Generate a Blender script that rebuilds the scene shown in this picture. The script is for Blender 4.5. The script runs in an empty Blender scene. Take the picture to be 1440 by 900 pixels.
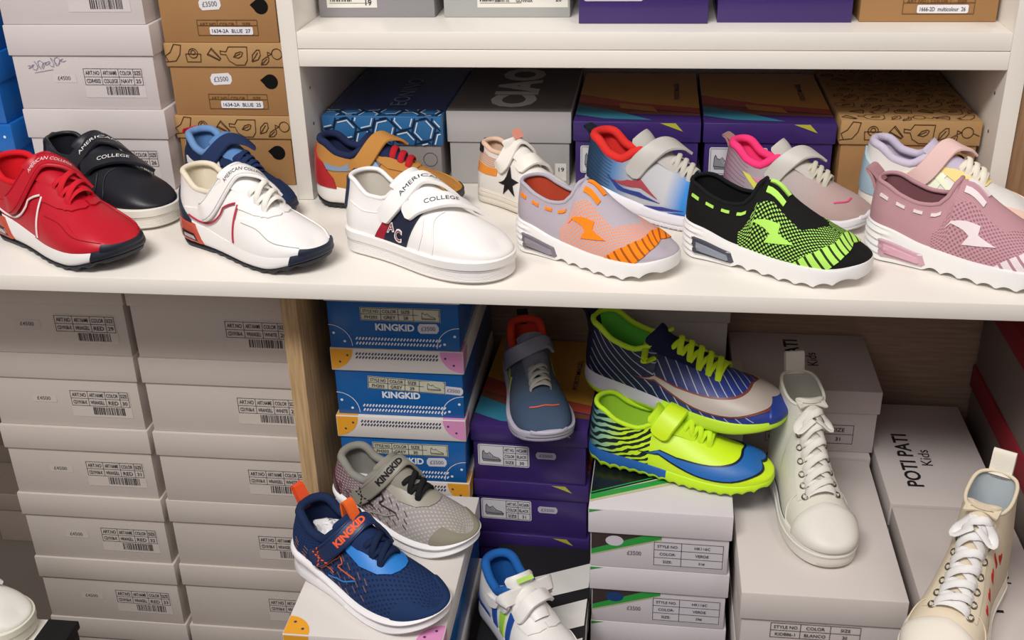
import bpy, bmesh, math, random
from mathutils import Vector, Matrix
from mathutils.geometry import delaunay_2d_cdt
random.seed(11)
SC = bpy.context.scene
COL = SC.collection
PI = math.pi

# ------------------------------------------------------------------ materials
def lin(c):
    return tuple((x / 12.92 if x <= .04045 else ((x + .055) / 1.055) ** 2.4) for x in c)
def hexc(h):
    h = h.lstrip('#')
    return lin(tuple(int(h[i:i + 2], 16) / 255 for i in (0, 2, 4)))
MATS = {}
def _base(name, rough, spec):
    m = bpy.data.materials.new(name); m.use_nodes = True
    nt = m.node_tree; b = nt.nodes['Principled BSDF']
    b.inputs['Roughness'].default_value = rough
    b.inputs['Specular IOR Level'].default_value = spec
    return m, nt, b
def _bump(nt, b, scale, strength, dist=.0006, coord='Object', kind='noise'):
    tc = nt.nodes.new('ShaderNodeTexCoord')
    if kind == 'noise':
        t = nt.nodes.new('ShaderNodeTexNoise'); t.inputs['Scale'].default_value = scale; t.inputs['Detail'].default_value = 3
        out = t.outputs['Fac']
    else:
        t = nt.nodes.new('ShaderNodeTexVoronoi'); t.inputs['Scale'].default_value = scale; out = t.outputs['Distance']
    nt.links.new(tc.outputs[coord], t.inputs['Vector'])
    bp = nt.nodes.new('ShaderNodeBump'); bp.inputs['Strength'].default_value = strength; bp.inputs['Distance'].default_value = dist
    nt.links.new(out, bp.inputs['Height']); nt.links.new(bp.outputs['Normal'], b.inputs['Normal'])
KIND = {'card': (.62, .3, 260, .12), 'leather': (.42, .45, 700, .25), 'fabric': (.85, .2, 1100, .6), 'foam': (.55, .35, 500, .12),
        'rubber': (.5, .4, 400, .1), 'gloss': (.25, .5, 300, .03), 'ink': (.7, .2, 0, 0), 'suede': (.95, .15, 900, .5),
        'paint': (.30, .45, 120, .03), 'plastic': (.2, .5, 0, 0), 'metal': (.3, .5, 0, 0)}
def mat(h, kind='fabric'):
    key = (h, kind)
    if key in MATS: return MATS[key]
    r, s, sc, st = KIND[kind]
    m, nt, b = _base(kind + '_' + h.strip('#'), r, s)
    b.inputs['Base Color'].default_value = (*hexc(h), 1)
    if kind == 'metal': b.inputs['Metallic'].default_value = .9
    if sc: _bump(nt, b, sc, st)
    MATS[key] = m
    return m
def math_node(nt, op, a, b=None):
    n = nt.nodes.new('ShaderNodeMath'); n.operation = op
    for i, v in enumerate((a, b)):
        if v is None: continue
        if isinstance(v, (int, float)): n.inputs[i].default_value = v
        else: nt.links.new(v, n.inputs[i])
    return n.outputs[0]
def uv_xy(nt):
    u = nt.nodes.new('ShaderNodeUVMap'); u.uv_map = 'UVMap'
    s = nt.nodes.new('ShaderNodeSeparateXYZ'); nt.links.new(u.outputs[0], s.inputs[0])
    return s.outputs[0], s.outputs[1], u.outputs[0]
def mix(nt, f, a, b):
    n = nt.nodes.new('ShaderNodeMix'); n.data_type = 'RGBA'
    nt.links.new(f, n.inputs[0]) if not isinstance(f, (int, float)) else setattr(n.inputs[0], 'default_value', f)
    for i, v in ((6, a), (7, b)):
        if isinstance(v, tuple): n.inputs[i].default_value = (*v, 1)
        else: nt.links.new(v, n.inputs[i])
    return n.outputs[2]
def ramp(nt, fac, stops):
    r = nt.nodes.new('ShaderNodeValToRGB'); e = r.color_ramp.elements
    while len(e) < len(stops): e.new(.5)
    for k, (p, c) in enumerate(stops): e[k].position = p; e[k].color = (*hexc(c), 1)
    nt.links.new(fac, r.inputs[0]); return r.outputs[0]
def mat_dots(name, base, dot, ku, kv, thr=.35, kind='fabric', stops=None, skew=0):
    """woven / perforated cloth: a lattice of dots along the surface's own coordinates"""
    if name in MATS: return MATS[name]
    r, s, sc, st = KIND[kind]
    m, nt, b = _base(name, r, s)
    x, y, _ = uv_xy(nt)
    if skew: x = math_node(nt, 'ADD', x, math_node(nt, 'MULTIPLY', y, skew))
    a = math_node(nt, 'SINE', math_node(nt, 'MULTIPLY', x, ku)); c = math_node(nt, 'SINE', math_node(nt, 'MULTIPLY', y, kv))
    f = math_node(nt, 'GREATER_THAN', math_node(nt, 'MULTIPLY', a, c), thr)
    basec = ramp(nt, x, stops) if stops else hexc(base)
    col = mix(nt, f, basec, hexc(dot))
    nt.links.new(col, b.inputs['Base Color'])
    MATS[name] = m; return m
def mat_lines(name, base, line, k, thr, ang=0, stops=None, fade=None, kind='leather', wob=0):
    """printed stripes along the surface's own coordinates, optional colour run along the shoe"""
    if name in MATS: return MATS[name]
    r, s, sc, st = KIND[kind]
    m, nt, b = _base(name, r, s)
    x, y, vec = uv_xy(nt)
    t = math_node(nt, 'ADD', math_node(nt, 'MULTIPLY', x, math.cos(ang)), math_node(nt, 'MULTIPLY', y, math.sin(ang)))
    if wob:
        n = nt.nodes.new('ShaderNodeTexNoise'); n.inputs['Scale'].default_value = 7; nt.links.new(vec, n.inputs['Vector'])
        t = math_node(nt, 'ADD', t, math_node(nt, 'MULTIPLY', n.outputs['Fac'], wob))
    f = math_node(nt, 'GREATER_THAN', math_node(nt, 'SINE', math_node(nt, 'MULTIPLY', t, k)), thr)
    if fade:
        f = math_node(nt, 'MULTIPLY', f, math_node(nt, 'MULTIPLY', math_node(nt, 'GREATER_THAN', x, fade[0]), math_node(nt, 'LESS_THAN', x, fade[1])))
    basec = ramp(nt, x, stops) if stops else hexc(base)
    nt.links.new(mix(nt, f, basec, hexc(line)), b.inputs['Base Color'])
    if sc: _bump(nt, b, sc, st)
    MATS[name] = m; return m
def mat_run(name, stops, kind='fabric', axis=0):
    if name in MATS: return MATS[name]
    r, s, sc, st = KIND[kind]
    m, nt, b = _base(name, r, s)
    xy = uv_xy(nt)
    nt.links.new(ramp(nt, xy[axis], stops), b.inputs['Base Color'])
    if sc: _bump(nt, b, sc, st)
    MATS[name] = m; return m
def mat_wood(name, c1, c2, axis=2, scale=9):
    if name in MATS: return MATS[name]
    m, nt, b = _base(name, .5, .35)
    tc = nt.nodes.new('ShaderNodeTexCoord'); mp = nt.nodes.new('ShaderNodeMapping')
    sc = [26, 26, 26]; sc[axis] = 1.6
    mp.inputs['Scale'].default_value = sc
    n = nt.nodes.new('ShaderNodeTexNoise'); n.inputs['Scale'].default_value = scale; n.inputs['Detail'].default_value = 5
    nt.links.new(tc.outputs['Object'], mp.inputs[0]); nt.links.new(mp.outputs[0], n.inputs['Vector'])
    nt.links.new(ramp(nt, n.outputs['Fac'], [(.35, c1), (.65, c2)]), b.inputs['Base Color'])
    MATS[name] = m; return m

# ------------------------------------------------------------------ mesh helpers
class MB:
    def __init__(s): s.v = []; s.f = []; s.m = []; s.uv = []
    def add(s, vs, fs, m=0, uvs=None):
        o = len(s.v); s.v += [tuple(v) for v in vs]
        for k, f in enumerate(fs):
            s.f.append(tuple(i + o for i in f)); s.m.append(m)
            s.uv.append([uvs[i] for i in f] if uvs else None)
    def grid(s, rows, m=0, closed=False, uvs=None, flip=False):
        n = len(rows[0]); vs = [p for r in rows for p in r]; fs = []
        for i in range(len(rows) - 1):
            for j in range(n if closed else n - 1):
                a, b = i * n + j, i * n + (j + 1) % n
                q = (a, b, b + n, a + n)
                fs.append(q[::-1] if flip else q)
        s.add(vs, fs, m, [u for r in uvs for u in r] if uvs else None)
    def box(s, x0, y0, z0, x1, y1, z1, m=0, bev=0.0):
        bm = bmesh.new(); bmesh.ops.create_cube(bm, size=1)
        for v in bm.verts:
            v.co = Vector(((x0 + x1) / 2 + v.co.x * (x1 - x0), (y0 + y1) / 2 + v.co.y * (y1 - y0), (z0 + z1) / 2 + v.co.z * (z1 - z0)))
        if bev: bmesh.ops.bevel(bm, geom=bm.edges[:], offset=bev, segments=2, profile=.5, affect='EDGES')
        bm.verts.index_update()
        s.add([v.co.copy() for v in bm.verts], [[v.index for v in f.verts] for f in bm.faces], m); bm.free()
    def tube(s, pts, r, m=0, n=8, closed=False, up=None, flat=1.0, cap=True):
        """sweep; up: list of normals for flattened section (r across, r*flat along the normal)"""
        P = [Vector(p) for p in pts]; k = len(P); rows = []
        for i in range(k):
            t = (P[(i + 1) % k] - P[i - 1]) if closed else (P[min(i + 1, k - 1)] - P[max(i - 1, 0)])
            if t.length < 1e-9: t = Vector((1, 0, 0))
            t.normalize()
            u = Vector(up[i]) if up else Vector((0, 0, 1)) if abs(t.z) < .9 else Vector((0, 1, 0))
            a = t.cross(u)
            if a.length < 1e-6: a = t.orthogonal()
            a.normalize(); u = a.cross(t).normalized()
            rr = r[i] if isinstance(r, (list, tuple)) else r
            rows.append([P[i] + a * (rr * math.cos(2 * PI * j / n)) + u * (rr * flat * math.sin(2 * PI * j / n)) for j in range(n)])
        if closed: rows.append(rows[0])
        o = len(s.v); s.grid(rows, m, closed=True)
        if cap and not closed:
            s.add(rows[0], [tuple(range(n))], m); s.add(rows[-1], [tuple(range(n))[::-1]], m)
    def build(s, name, mats, parent=None, angle=38, weld=True):
        me = bpy.data.meshes.new(name)
        me.from_pydata(s.v, [], s.f); 
        for mm in (mats if isinstance(mats, (list, tuple)) else [mats]): me.materials.append(mm)
        me.polygons.foreach_set('material_index', s.m)
        if any(s.uv):
            l = me.uv_layers.new(name='UVMap')
            for p, u in zip(me.polygons, s.uv):
                if u:
                    for li, c in zip(p.loop_indices, u): l.data[li].uv = c
        bm = bmesh.new(); bm.from_mesh(me)
        if weld: bmesh.ops.remove_doubles(bm, verts=bm.verts, dist=2e-5)
        bmesh.ops.recalc_face_normals(bm, faces=bm.faces); bm.to_mesh(me); bm.free()
        me.polygons.foreach_set('use_smooth', [True] * len(me.polygons))
        me.set_sharp_from_angle(angle=math.radians(angle))
        o = bpy.data.objects.new(name, me); COL.objects.link(o)
        if parent: o.parent = parent
        return o
def tag(o, label=None, cat=None, group=None, kind=None):
    if label: o['label'] = label
    if cat: o['category'] = cat
    if group: o['group'] = group
    if kind: o['kind'] = kind
    return o
def empty(name, loc, rz=0, label=None, cat=None, group=None, rot=None):
    o = bpy.data.objects.new(name, None); COL.objects.link(o)
    o.empty_display_size = .03
    o.location = loc; o.rotation_euler = rot or (0, 0, rz)
    return tag(o, label, cat, group)

_T = {}
def text2d(s, bold=0.0):
    """outline letters as flat triangles, normalised to a 1 x 1 box"""
    k = (s, bold)
    if k in _T: return _T[k]
    cu = bpy.data.curves.new('letters', 'FONT'); cu.body = s; cu.size = 1; cu.resolution_u = 3; cu.offset = bold
    ob = bpy.data.objects.new('letters', cu); COL.objects.link(ob)
    bpy.context.view_layer.update()
    dg = bpy.context.evaluated_depsgraph_get(); ev = ob.evaluated_get(dg); me = ev.to_mesh()
    vs = [(v.co.x, v.co.y) for v in me.vertices]; fs = [tuple(p.vertices) for p in me.polygons]
    ev.to_mesh_clear(); bpy.data.objects.remove(ob); bpy.data.curves.remove(cu)
    if not vs: vs = [(0, 0), (1, 1), (1, 0)]; fs = []
    x0 = min(v[0] for v in vs); x1 = max(v[0] for v in vs); y0 = min(v[1] for v in vs); y1 = max(v[1] for v in vs)
    vs = [((x - x0) / max(x1 - x0, 1e-6), (y - y0) / max(y1 - y0, 1e-6)) for x, y in vs]
    _T[k] = (vs, fs, (x1 - x0) / max(y1 - y0, 1e-6)); return _T[k]

class Print:
    """flat artwork on a surface given by fr(u, v, lift) -> point (metres)"""
    def __init__(s, mb, fr, lift=.0004): s.mb = mb; s.fr = fr; s.l = lift
    def poly(s, pts, m, lv=1): s.mb.add([s.fr(u, v, s.l * lv) for u, v in pts], [tuple(range(len(pts)))], m)
    def rect(s, u0, v0, u1, v1, m, lv=1): s.poly([(u0, v0), (u1, v0), (u1, v1), (u0, v1)], m, lv)
    def rrect(s, u0, v0, u1, v1, m, r, lv=1):
        pts = []
        for cx, cy, a in ((u1 - r, v1 - r, 0), (u0 + r, v1 - r, 90), (u0 + r, v0 + r, 180), (u1 - r, v0 + r, 270)):
            pts += [(cx + r * math.cos(math.radians(a + t)), cy + r * math.sin(math.radians(a + t))) for t in (0, 30, 60, 90)]
        s.poly(pts, m, lv)
    def disc(s, u, v, r, m, lv=1, n=14, ry=None): s.poly([(u + r * math.cos(2 * PI * k / n), v + (ry or r) * math.sin(2 * PI * k / n)) for k in range(n)], m, lv)
    def line(s, pts, w, m, lv=2):
        for (a, b), (c, d) in zip(pts, pts[1:]):
            L = math.hypot(c - a, d - b)
            if L < 1e-7: continue
            s.k = (getattr(s, 'k', 0) + 1) % 9
            nx, ny = -(d - b) / L * w / 2, (c - a) / L * w / 2; ex, ey = (c - a) / L * w / 2, (d - b) / L * w / 2
            s.poly([(a + nx - ex, b + ny - ey), (a - nx - ex, b - ny - ey), (c - nx + ex, d - ny + ey), (c + nx + ex, d + ny + ey)], m, lv + s.k * .05)
    def frame(s, u0, v0, u1, v1, w, m, lv=2): s.line([(u0, v0), (u1, v0), (u1, v1), (u0, v1), (u0, v0)], w, m, lv)
    def text(s, t, u0, v0, w, h, m, lv=3, bold=.012, rot=False):
        vs, fs, ar = text2d(t, bold)
        if rot: P = [(u0 - y * h, v0 + x * w) for x, y in vs]     # reads upwards along +v
        else: P = [(u0 + x * w, v0 + y * h) for x, y in vs]
        s.mb.add([s.fr(u, v, s.l * lv) for u, v in P], fs, m)
    def ctext(s, t, uc, vc, h, m, wmax=9, lv=3, bold=.012):
        ar = text2d(t, bold)[2]; w = min(h * ar, wmax)
        s.text(t, uc - w / 2, vc - h / 2, w, h, m, lv, bold)
    def barcode(s, u0, v0, u1, v1, m, lv=2):
        u = u0
        while u < u1:
            w = random.choice((.0007, .0011, .0018)); s.rect(u, v0, min(u + w, u1), v1, m, lv); u += w + random.choice((.0006, .0010, .0016))

# ------------------------------------------------------------------ shoes
def knots(K):
    K = sorted(K)
    xs = [k[0] for k in K]; ys = [k[1] for k in K]; n = len(K)
    d = [(ys[i + 1] - ys[i]) / (xs[i + 1] - xs[i]) for i in range(n - 1)]
    m = [d[0]] + [0 if d[i - 1] * d[i] <= 0 else 2 * d[i - 1] * d[i] / (d[i - 1] + d[i]) for i in range(1, n - 1)] + [d[-1]]
    def f(x):
        if x <= xs[0]: return ys[0]
        if x >= xs[-1]: return ys[-1]
        i = max(k for k in range(n - 1) if xs[k] <= x); h = xs[i + 1] - xs[i]; t = (x - xs[i]) / h
        return ((2 * t ** 3 - 3 * t * t + 1) * ys[i] + (t ** 3 - 2 * t * t + t) * h * m[i] + (-2 * t ** 3 + 3 * t * t) * ys[i + 1] + (t ** 3 - t * t) * h * m[i + 1])
    return f
def crom(P, n):
    P = [Vector(p) for p in P]; Q = [P[0] * 2 - P[1]] + P + [P[-1] * 2 - P[-2]]; out = []
    for k in range(n + 1):
        t = k / n * (len(P) - 1); i = min(int(t), len(P) - 2); t -= i
        a, b, c, d = Q[i:i + 4]
        out.append(.5 * ((2 * b) + (c - a) * t + (2 * a - 5 * b + 4 * c - d) * t * t + (3 * b - a - 3 * c + d) * t ** 3))
    return out
class Shoe:
    def __init__(s, name, label, cat, group, loc, ang, L, **P):
        s.L = L
        s.P = dict(ww=.95, sw=1.0, hx=.03, tx=.945, xt=.43, wc=.122, k1=.62, k2=.55, hw=.148, bw=.198, toe=2.3, lean=.02,
                   zs=[(0, .13), (.3, .115), (.7, .10), (1, .11)], zb=[(0, .02), (.12, 0), (.72, 0), (1, .045)],
                   zt=[(0, .47), (.08, .46), (.2, .39), (.3, .40), (.43, .49), (.55, .43), (.7, .335), (.85, .27), (1, .245)], mirror=1)
        s.P.update(P)
        s.zs = knots(s.P['zs']); s.zb = knots(s.P['zb']); s.zt = knots(s.P['zt'])
        s.root = empty(name, loc, math.radians(ang), label, cat, group)
        if P.get('tilt'): s.root.rotation_euler = (math.radians(P['tilt'][0]), math.radians(P['tilt'][1]), math.radians(ang))
    def wid(s, x, side):
        P = s.P; a = .14; hw = P['hw']; bx = .70; side = side * P['mirror']
        bw = P['bw'] * (1.04 if side < 0 else .95); x = min(max(x, 0), 1)
        if x < a: return hw * math.sqrt(max(0, 1 - ((a - x) / a) ** 2))
        if x < bx:
            t = (x - a) / (bx - a); return hw + (bw - hw) * t * t * (3 - 2 * t) - (.010 if side < 0 else .02) * math.sin(PI * t) ** 2
        t = (x - bx) / (1 - bx); e = P['toe']; return bw * max(0, 1 - t ** e) ** (1 / e)
    def out(s, p):
        """to metres, shoe centred on its own origin"""
        return Vector(((p[0] - .5) * s.L, p[1] * s.L, p[2] * s.L))
    def xmap(s, x): return x + s.P['hx'] * (1 - x) ** 3 - (1 - s.P['tx']) * x ** 6
    def S0(s, x, sig, side=None):
        P = s.P; side = side or (-1 if sig < 0 else 1); tau = 1 - abs(sig); x = min(max(x, 0), 1)
        w = s.wid(x, side) * P['ww']; xt = P['xt']; z0 = s.zs(x) - .015; z1 = s.zt(x)
        xx = s.xmap(x)
        wt = 0
        if x < xt: wt = P['wc'] * max(0, 1 - abs(2 * x / xt - 1) ** 2.6) ** (1 / 2.6); wt = min(wt, w * .93)
        o = min(1, wt / P['wc'] * 1.3)
        dx, dy = x - xx, w - wt
        h = z1 - z0; q_ = min(1, max(0, (x - .55) / .33)); q_ = q_ * q_ * (3 - 2 * q_)
        k1 = P['k1'] * (.72 + .28 * q_); k2 = P['k2'] * (.66 + .34 * q_); k2 = k2 * (1 - o) + P['lean'] * 4 * o; k1 = k1 * (1 - o) + .40 * o
        e_ = .01; xa, xb = max(x - e_, 0), min(x + e_, 1)
        ms = (s.zt(xb) - s.zt(xa)) / max(s.xmap(xb) - s.xmap(xa), 1e-4); ms = max(-1.0, min(.2, ms)) if x > xt else 0
        zz2 = z1 - .36 * h * o + ms * k2 * dx * (1 - o) * (x > .55)
        A = (x, w, z0); B = (x + (.012 * (1 - 2 * x) * -1 if x > .8 else 0), w + .012 * min(1, w * 12), z0 + k1 * h); C = (xx + k2 * dx, wt + k2 * dy + .004 * o, zz2); D = (xx, wt, z1)
        t = tau; q = ((1 - t) ** 3, 3 * t * (1 - t) ** 2, 3 * t * t * (1 - t), t ** 3)
        v = [sum(q[k] * (A, B, C, D)[k][c] for k in range(4)) for c in range(3)]
        v[1] *= side
        return Vector(v)
    def nrm(s, x, sig, side=None):
        side = side or (-1 if sig < 0 else 1)
        p = math.acos(1 - 2 * min(max(x, .002), .998)) / PI; e = .012
        X = lambda p: .5 - .5 * math.cos(PI * min(max(p, 0.001), .999))
        a = s.S0(X(p + e), sig, side) - s.S0(X(p - e), sig, side)
        s1 = min(abs(sig) + .03, 1); s0 = max(abs(sig) - .03, 0)
        b = s.S0(x, side * s1, side) - s.S0(x, side * s0, side)
        n = a.cross(b) * side * -1
        if n.length < 1e-9: n = Vector((0, 0, 1))
        if x > .995 or x < .003: n.y = 0
        if n.length < 1e-9: n = Vector((1, 0, .2))
        n.normalize()
        c = s.S0(x, sig, side) - Vector((.5, 0, .12))
        return -n if n.dot(c) < 0 else n
    def at(s, x, sig, off=0, side=None):
        if abs(sig) < 1e-9 and x > s.P['xt']:
            n = s.nrm(x, -.02) + s.nrm(x, .02); n.normalize()
        else: n = s.nrm(x, sig, side)
        return s.out(s.S0(x, sig, side) + n * off)
    def stations(s):
        xt = s.P['xt']
        X = [.5 - .5 * math.cos(PI * k / 44) for k in range(45)] + [xt - d for d in (.001, .004, .01, .02, .035)] + [xt, xt + .01] + [.001, .996, .0005]
        return sorted(set(round(min(max(x, 0), 1), 5) for x in X))
    def upper(s, m, name='upper'):
        mb = MB(); X = s.stations(); N = 16
        for side in (-1, 1):
            rows = [[s.out(s.S0(x, side * (1 - j / N), side)) for j in range(N + 1)] for x in X]
            uv = [[(x, side * (1 - j / N) * .45) for j in range(N + 1)] for x in X]
            mb.grid(rows, 0, uvs=uv)
        return mb.build(name, m, s.root, 60)
    def topline(s, inset=0):
        xt = s.P['xt']; X = [x for x in s.stations() if x <= xt]
        a = [s.S0(x, -1e-6, -1) for x in X]; b = [s.S0(x, 1e-6, 1) for x in X]
        return a + b[::-1][1:-1]
    def lining(s, m, r=.017, collar=None, name='collar_lining'):
        mb = MB(); T = s.topline(); n = len(T); zi = s.zs(.2) + .012; rows = []
        for f in (0, .12, .3, .55, .8, 1):
            row = []
            for p in T:
                side = -1 if p.y < 0 else 1
                x = p.x; xo = min(max(x - s.P['hx'] * (1 - x) ** 3, 0), 1)
                w = s.wid(xo, side) * (.76 - .9 * max(0, xo - .22))
                tgt = Vector((.05 + xo * .95 - .02 * (xo > .3), side * w if abs(p.y) > 1e-5 else 0, zi))
                g = f ** .7
                q = p.lerp(tgt, g); q.z = p.z + (zi - p.z) * f
                q.y = p.y * (1 - r * 2 * (1 - f)) if f == 0 else q.y
                row.append(s.out(q))
            rows.append(row)
        mb.grid(rows, 0, closed=True)
        c = [Vector(v) for v in rows[-1]]; h = n // 2
        # footbed strips
        for i in range(1, h):
            a, b = c[i], c[i + 1]; d, e = c[(n - i) % n], c[(n - i - 1) % n]
            mb.add([a, b, e, d], [(0, 1, 2, 3)], 0)
        o = mb.build(name, m, s.root, 60)
        tb = MB(); xc = s.P['xt'] * .5; pts = []
        for p in T:
            d = Vector((xc - p.x, -p.y, 0)); d = d.normalized() if d.length > 1e-6 else d
            pts.append(s.out(p + d * (r * .75) + Vector((0, 0, -r * .35))))
        tb.tube(pts, r * s.L, 0, 8, closed=True)
        return o, tb.build('collar_rim', collar or m, s.root, 80)
    # ---- overlays
    def patch(s, poly, m, name='overlay', off=.008, side=None, step=.022, parent=None, hole=None):
        """panel lying on the upper; poly in (x, sigma)"""
        k = .45; P = [Vector((x, y * k)) for x, y in poly]
        B = []
        for a, b in zip(P, P[1:] + P[:1]):
            n = max(1, int((b - a).length / step)); B += [a.lerp(b, i / n) for i in range(n)]
        x0 = min(p.x for p in B); x1 = max(p.x for p in B); y0 = min(p.y for p in B); y1 = max(p.y for p in B)
        def inside(q):
            c = False; j = len(B) - 1
            for i in range(len(B)):
                if (B[i].y > q.y) != (B[j].y > q.y) and q.x < (B[j].x - B[i].x) * (q.y - B[i].y) / (B[j].y - B[i].y) + B[i].x: c = not c
                j = i
            return c
        def far(q): return min((q - b).length for b in B) > step * .45
        I = []
        y = y0 + step / 2
        while y < y1:
            x = x0 + step / 2
            while x < x1:
                q = Vector((x, y))
                if inside(q) and far(q): I.append(q)
                x += step
            y += step
        nb = len(B)
        r = delaunay_2d_cdt(B + I, [(i, (i + 1) % nb) for i in range(nb)], [], 1, 1e-6)
        V, F, orig = r[0], r[2], r[3]
        mb = MB(); top = [s.at(v.x, v.y / k, off, side) for v in V]; uv = [(v.x, v.y) for v in V]
        mb.add(top, F, 0, uv)
        lo = [s.at(b.x, b.y / k, -.004, side) for b in B]; hi = [s.at(b.x, b.y / k, off, side) for b in B]; ub = [(b.x, b.y) for b in B]
        mid = [s.at(b.x, b.y / k, off * .7, side) for b in B]
        for i in range(nb):
            j = (i + 1) % nb; mb.add([hi[i], hi[j], lo[j], lo[i]], [(0, 1, 2, 3)], 0, [ub[i], ub[j], ub[j], ub[i]])
        return mb.build(name, m, parent or s.root, 50)
    def letters(s, t, m, x0, s0, w, h, name='printed_letters', off=.011, side=None, vert=False, bold=.02, parent=None):
        vs, fs, ar = text2d(t, bold); mb = MB()
        mb.add([s.at(x0 + a * w, s0 + b * h, off, side) for a, b in vs], fs, 0)
        return mb.build(name, m, parent or s.root, weld=False)
    def toecap(s, xe, m, name='toe_cap', off=.008, zmax=None, curve=.0, lo=-1.0, hi=1.0, band=None):
        """cap over the toe: starts at x = xe + curve*(1-|sig|)^2, sweeps round to the tip; band limits how high it climbs"""
        mb = MB(); N = 30; M = 14; rows = []; uvs = []
        smin = band if band is not None else 0
        for side in (-1, 1):
            rows = []; uvs = []
            for i in range(N + 1):
                f = i / N; sg = side * (smin + (1 - smin) * f)
                xs = xe + curve * (1 - abs(sg)) ** 2
                row = []; ur = []
                for j in range(M + 1):
                    g = math.sin(j / M * PI / 2); x = xs + (1 - xs) * g
                    e = off if (j > 0 and not (i == 0 and smin)) else -.003
                    row.append(s.at(x, sg, e, side)); ur.append((x, sg * .45))
                rows.append(row); uvs.append(ur)
            mb.grid(rows, 0, uvs=uvs)
        return mb.build(name, m, s.root, 60)
    def cord(s, path, m, name='piping', r=.006, off=.004, n=24, side=None, parent=None, flat=.7):
        P = crom([(a, b, 0) for a, b in path], n)
        mb = MB(); mb.tube([s.at(p.x, p.y, off, side) for p in P], r * s.L, 0, 6, up=[s.nrm(p.x, p.y, side) for p in P], flat=flat)
        return mb.build(name, m, parent or s.root, 80)
    def strap(s, ctrl, hw, m, name='strap', th=.014, n=30, text=None, tm=None, tpos=(.2, .6), tw=.5, round0=True, round1=False, edge=None, bold=.02, hw1=None, stitch=None):
        """ctrl: (x, sigma, lift) from the near side over the instep; returns the part"""
        Cn = crom([s.at(x, sg, lf) for x, sg, lf in ctrl], n)
        Nn = [v.normalized() for v in crom([s.nrm(x, sg if abs(sg) > .02 else .02) if abs(sg) > .05 else (s.nrm(x, .06) + s.nrm(x, -.06)).normalized() for x, sg, _ in ctrl], n)]
        L = s.L; fr = []
        for i in range(n + 1):
            t = (Cn[min(i + 1, n)] - Cn[max(i - 1, 0)]).normalized(); w = t.cross(Nn[i]).normalized(); nn = w.cross(t).normalized()
            fr.append((Cn[i], w, nn, t))
        length = [0]
        for i in range(n): length.append(length[-1] + (Cn[i + 1] - Cn[i]).length)
        tot = length[-1]
        def hwid(i):
            h = hw + ((hw1 or hw) - hw) * i / n; d = length[i] / L; e = (tot - length[i]) / L; rr = h * .55
            f = 1
            if round0 and d < rr: f = min(f, .5 + .5 * math.sqrt(max(0, 1 - (1 - d / rr) ** 2)))
            if round1 and e < rr: f = min(f, .5 + .5 * math.sqrt(max(0, 1 - (1 - e / rr) ** 2)))
            return h * f * L
        prof = [(-1, .15), (-.97, .75), (-.9, 1), (-.4, 1.06), (.4, 1.06), (.9, 1), (.97, .75), (1, .15), (.95, 0), (-.95, 0)]
        rows = []
        for i, (c, w, nn, t) in enumerate(fr):
            h = hwid(i); rows.append([c + w * (a * h) + nn * (b * th * L) for a, b in prof])
        mb = MB(); mb.grid(rows, 0, closed=True); k = len(prof)
        mb.add(rows[0], [tuple(range(k))], 0); mb.add(rows[-1], [tuple(range(k))[::-1]], 0)
        o = mb.build(name, m, s.root, 45)
        def sp(d, a, lift):      # d along (0..1 of length), a across in metres (+ towards the heel), lift
            q = d * tot; i = 0
            while i < n - 1 and length[i + 1] < q: i += 1
            f = (q - length[i]) / max(length[i + 1] - length[i], 1e-9)
            c = fr[i][0].lerp(fr[i + 1][0], f); w = fr[i][1].lerp(fr[i + 1][1], f); nn = fr[i][2].lerp(fr[i + 1][2], f)
            return c + w * a + nn * (th * L * 1.06 + lift)
        s.heel_sign = -1 if fr[n // 2][1].x > 0 else 1
        if text:
            vs, fs, ar = text2d(text, bold); tb = MB(); hh = tw * hw * L
            for sub in range(1): 
                tb.add([sp(tpos[0] + (tpos[1] - tpos[0]) * a, s.heel_sign * (b - .5) * 2 * hh, .0007) for a, b in vs], fs, 0)
            tb.build('printed_letters', tm, o, weld=False)
        if stitch:
            sb = MB()
            for a in (-.8, .8):
                sb.tube([sp(.04 + .92 * k / 24, a * hw * L * .98, .0001) for k in range(25)], .0022 * L, 0, 5)
            sb.build('stitching', stitch, o)
        s.sp = sp
        return o
    def laces(s, rows, m, sg=.24, r=.016, lift=.03, cross=True, flat=.45, name='laces', ends=False):
        mb = MB(); n = 12
        def run(xa, sa, xb, sb, lf):
            pts = []; ups = []
            for k in range(n + 1):
                t = k / n; x = xa + (xb - xa) * t; g = sa + (sb - sa) * t
                g = g if abs(g) > .015 else (.015 if g >= 0 else -.015)
                e = lf * math.sin(PI * t) ** .5 + .004
                if k in (0, n): e = -.004
                nv = s.nrm(x, g); nv = (nv + Vector((0, 0, .6 * (1 - abs(g))))).normalized()
                q = s.S0(x, g) + nv * e
                if abs(g) < .3 and x < s.P['xt']: q.z = max(q.z, s.zt(x))
                pts.append(s.out(q)); ups.append(nv)
            mb.tube(pts, r * s.L, 0, 8, up=ups, flat=flat)
        for i, x in enumerate(rows):
            if not cross: run(x, -sg, x - .01, sg, lift)
            elif i == len(rows) - 1: run(x, -sg, x, sg, lift)
            else:
                run(x, -sg, rows[i + 1], sg, lift); run(x, sg, rows[i + 1], -sg, lift * 1.5)
        return mb.build(name, m, s.root, 70)
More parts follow.
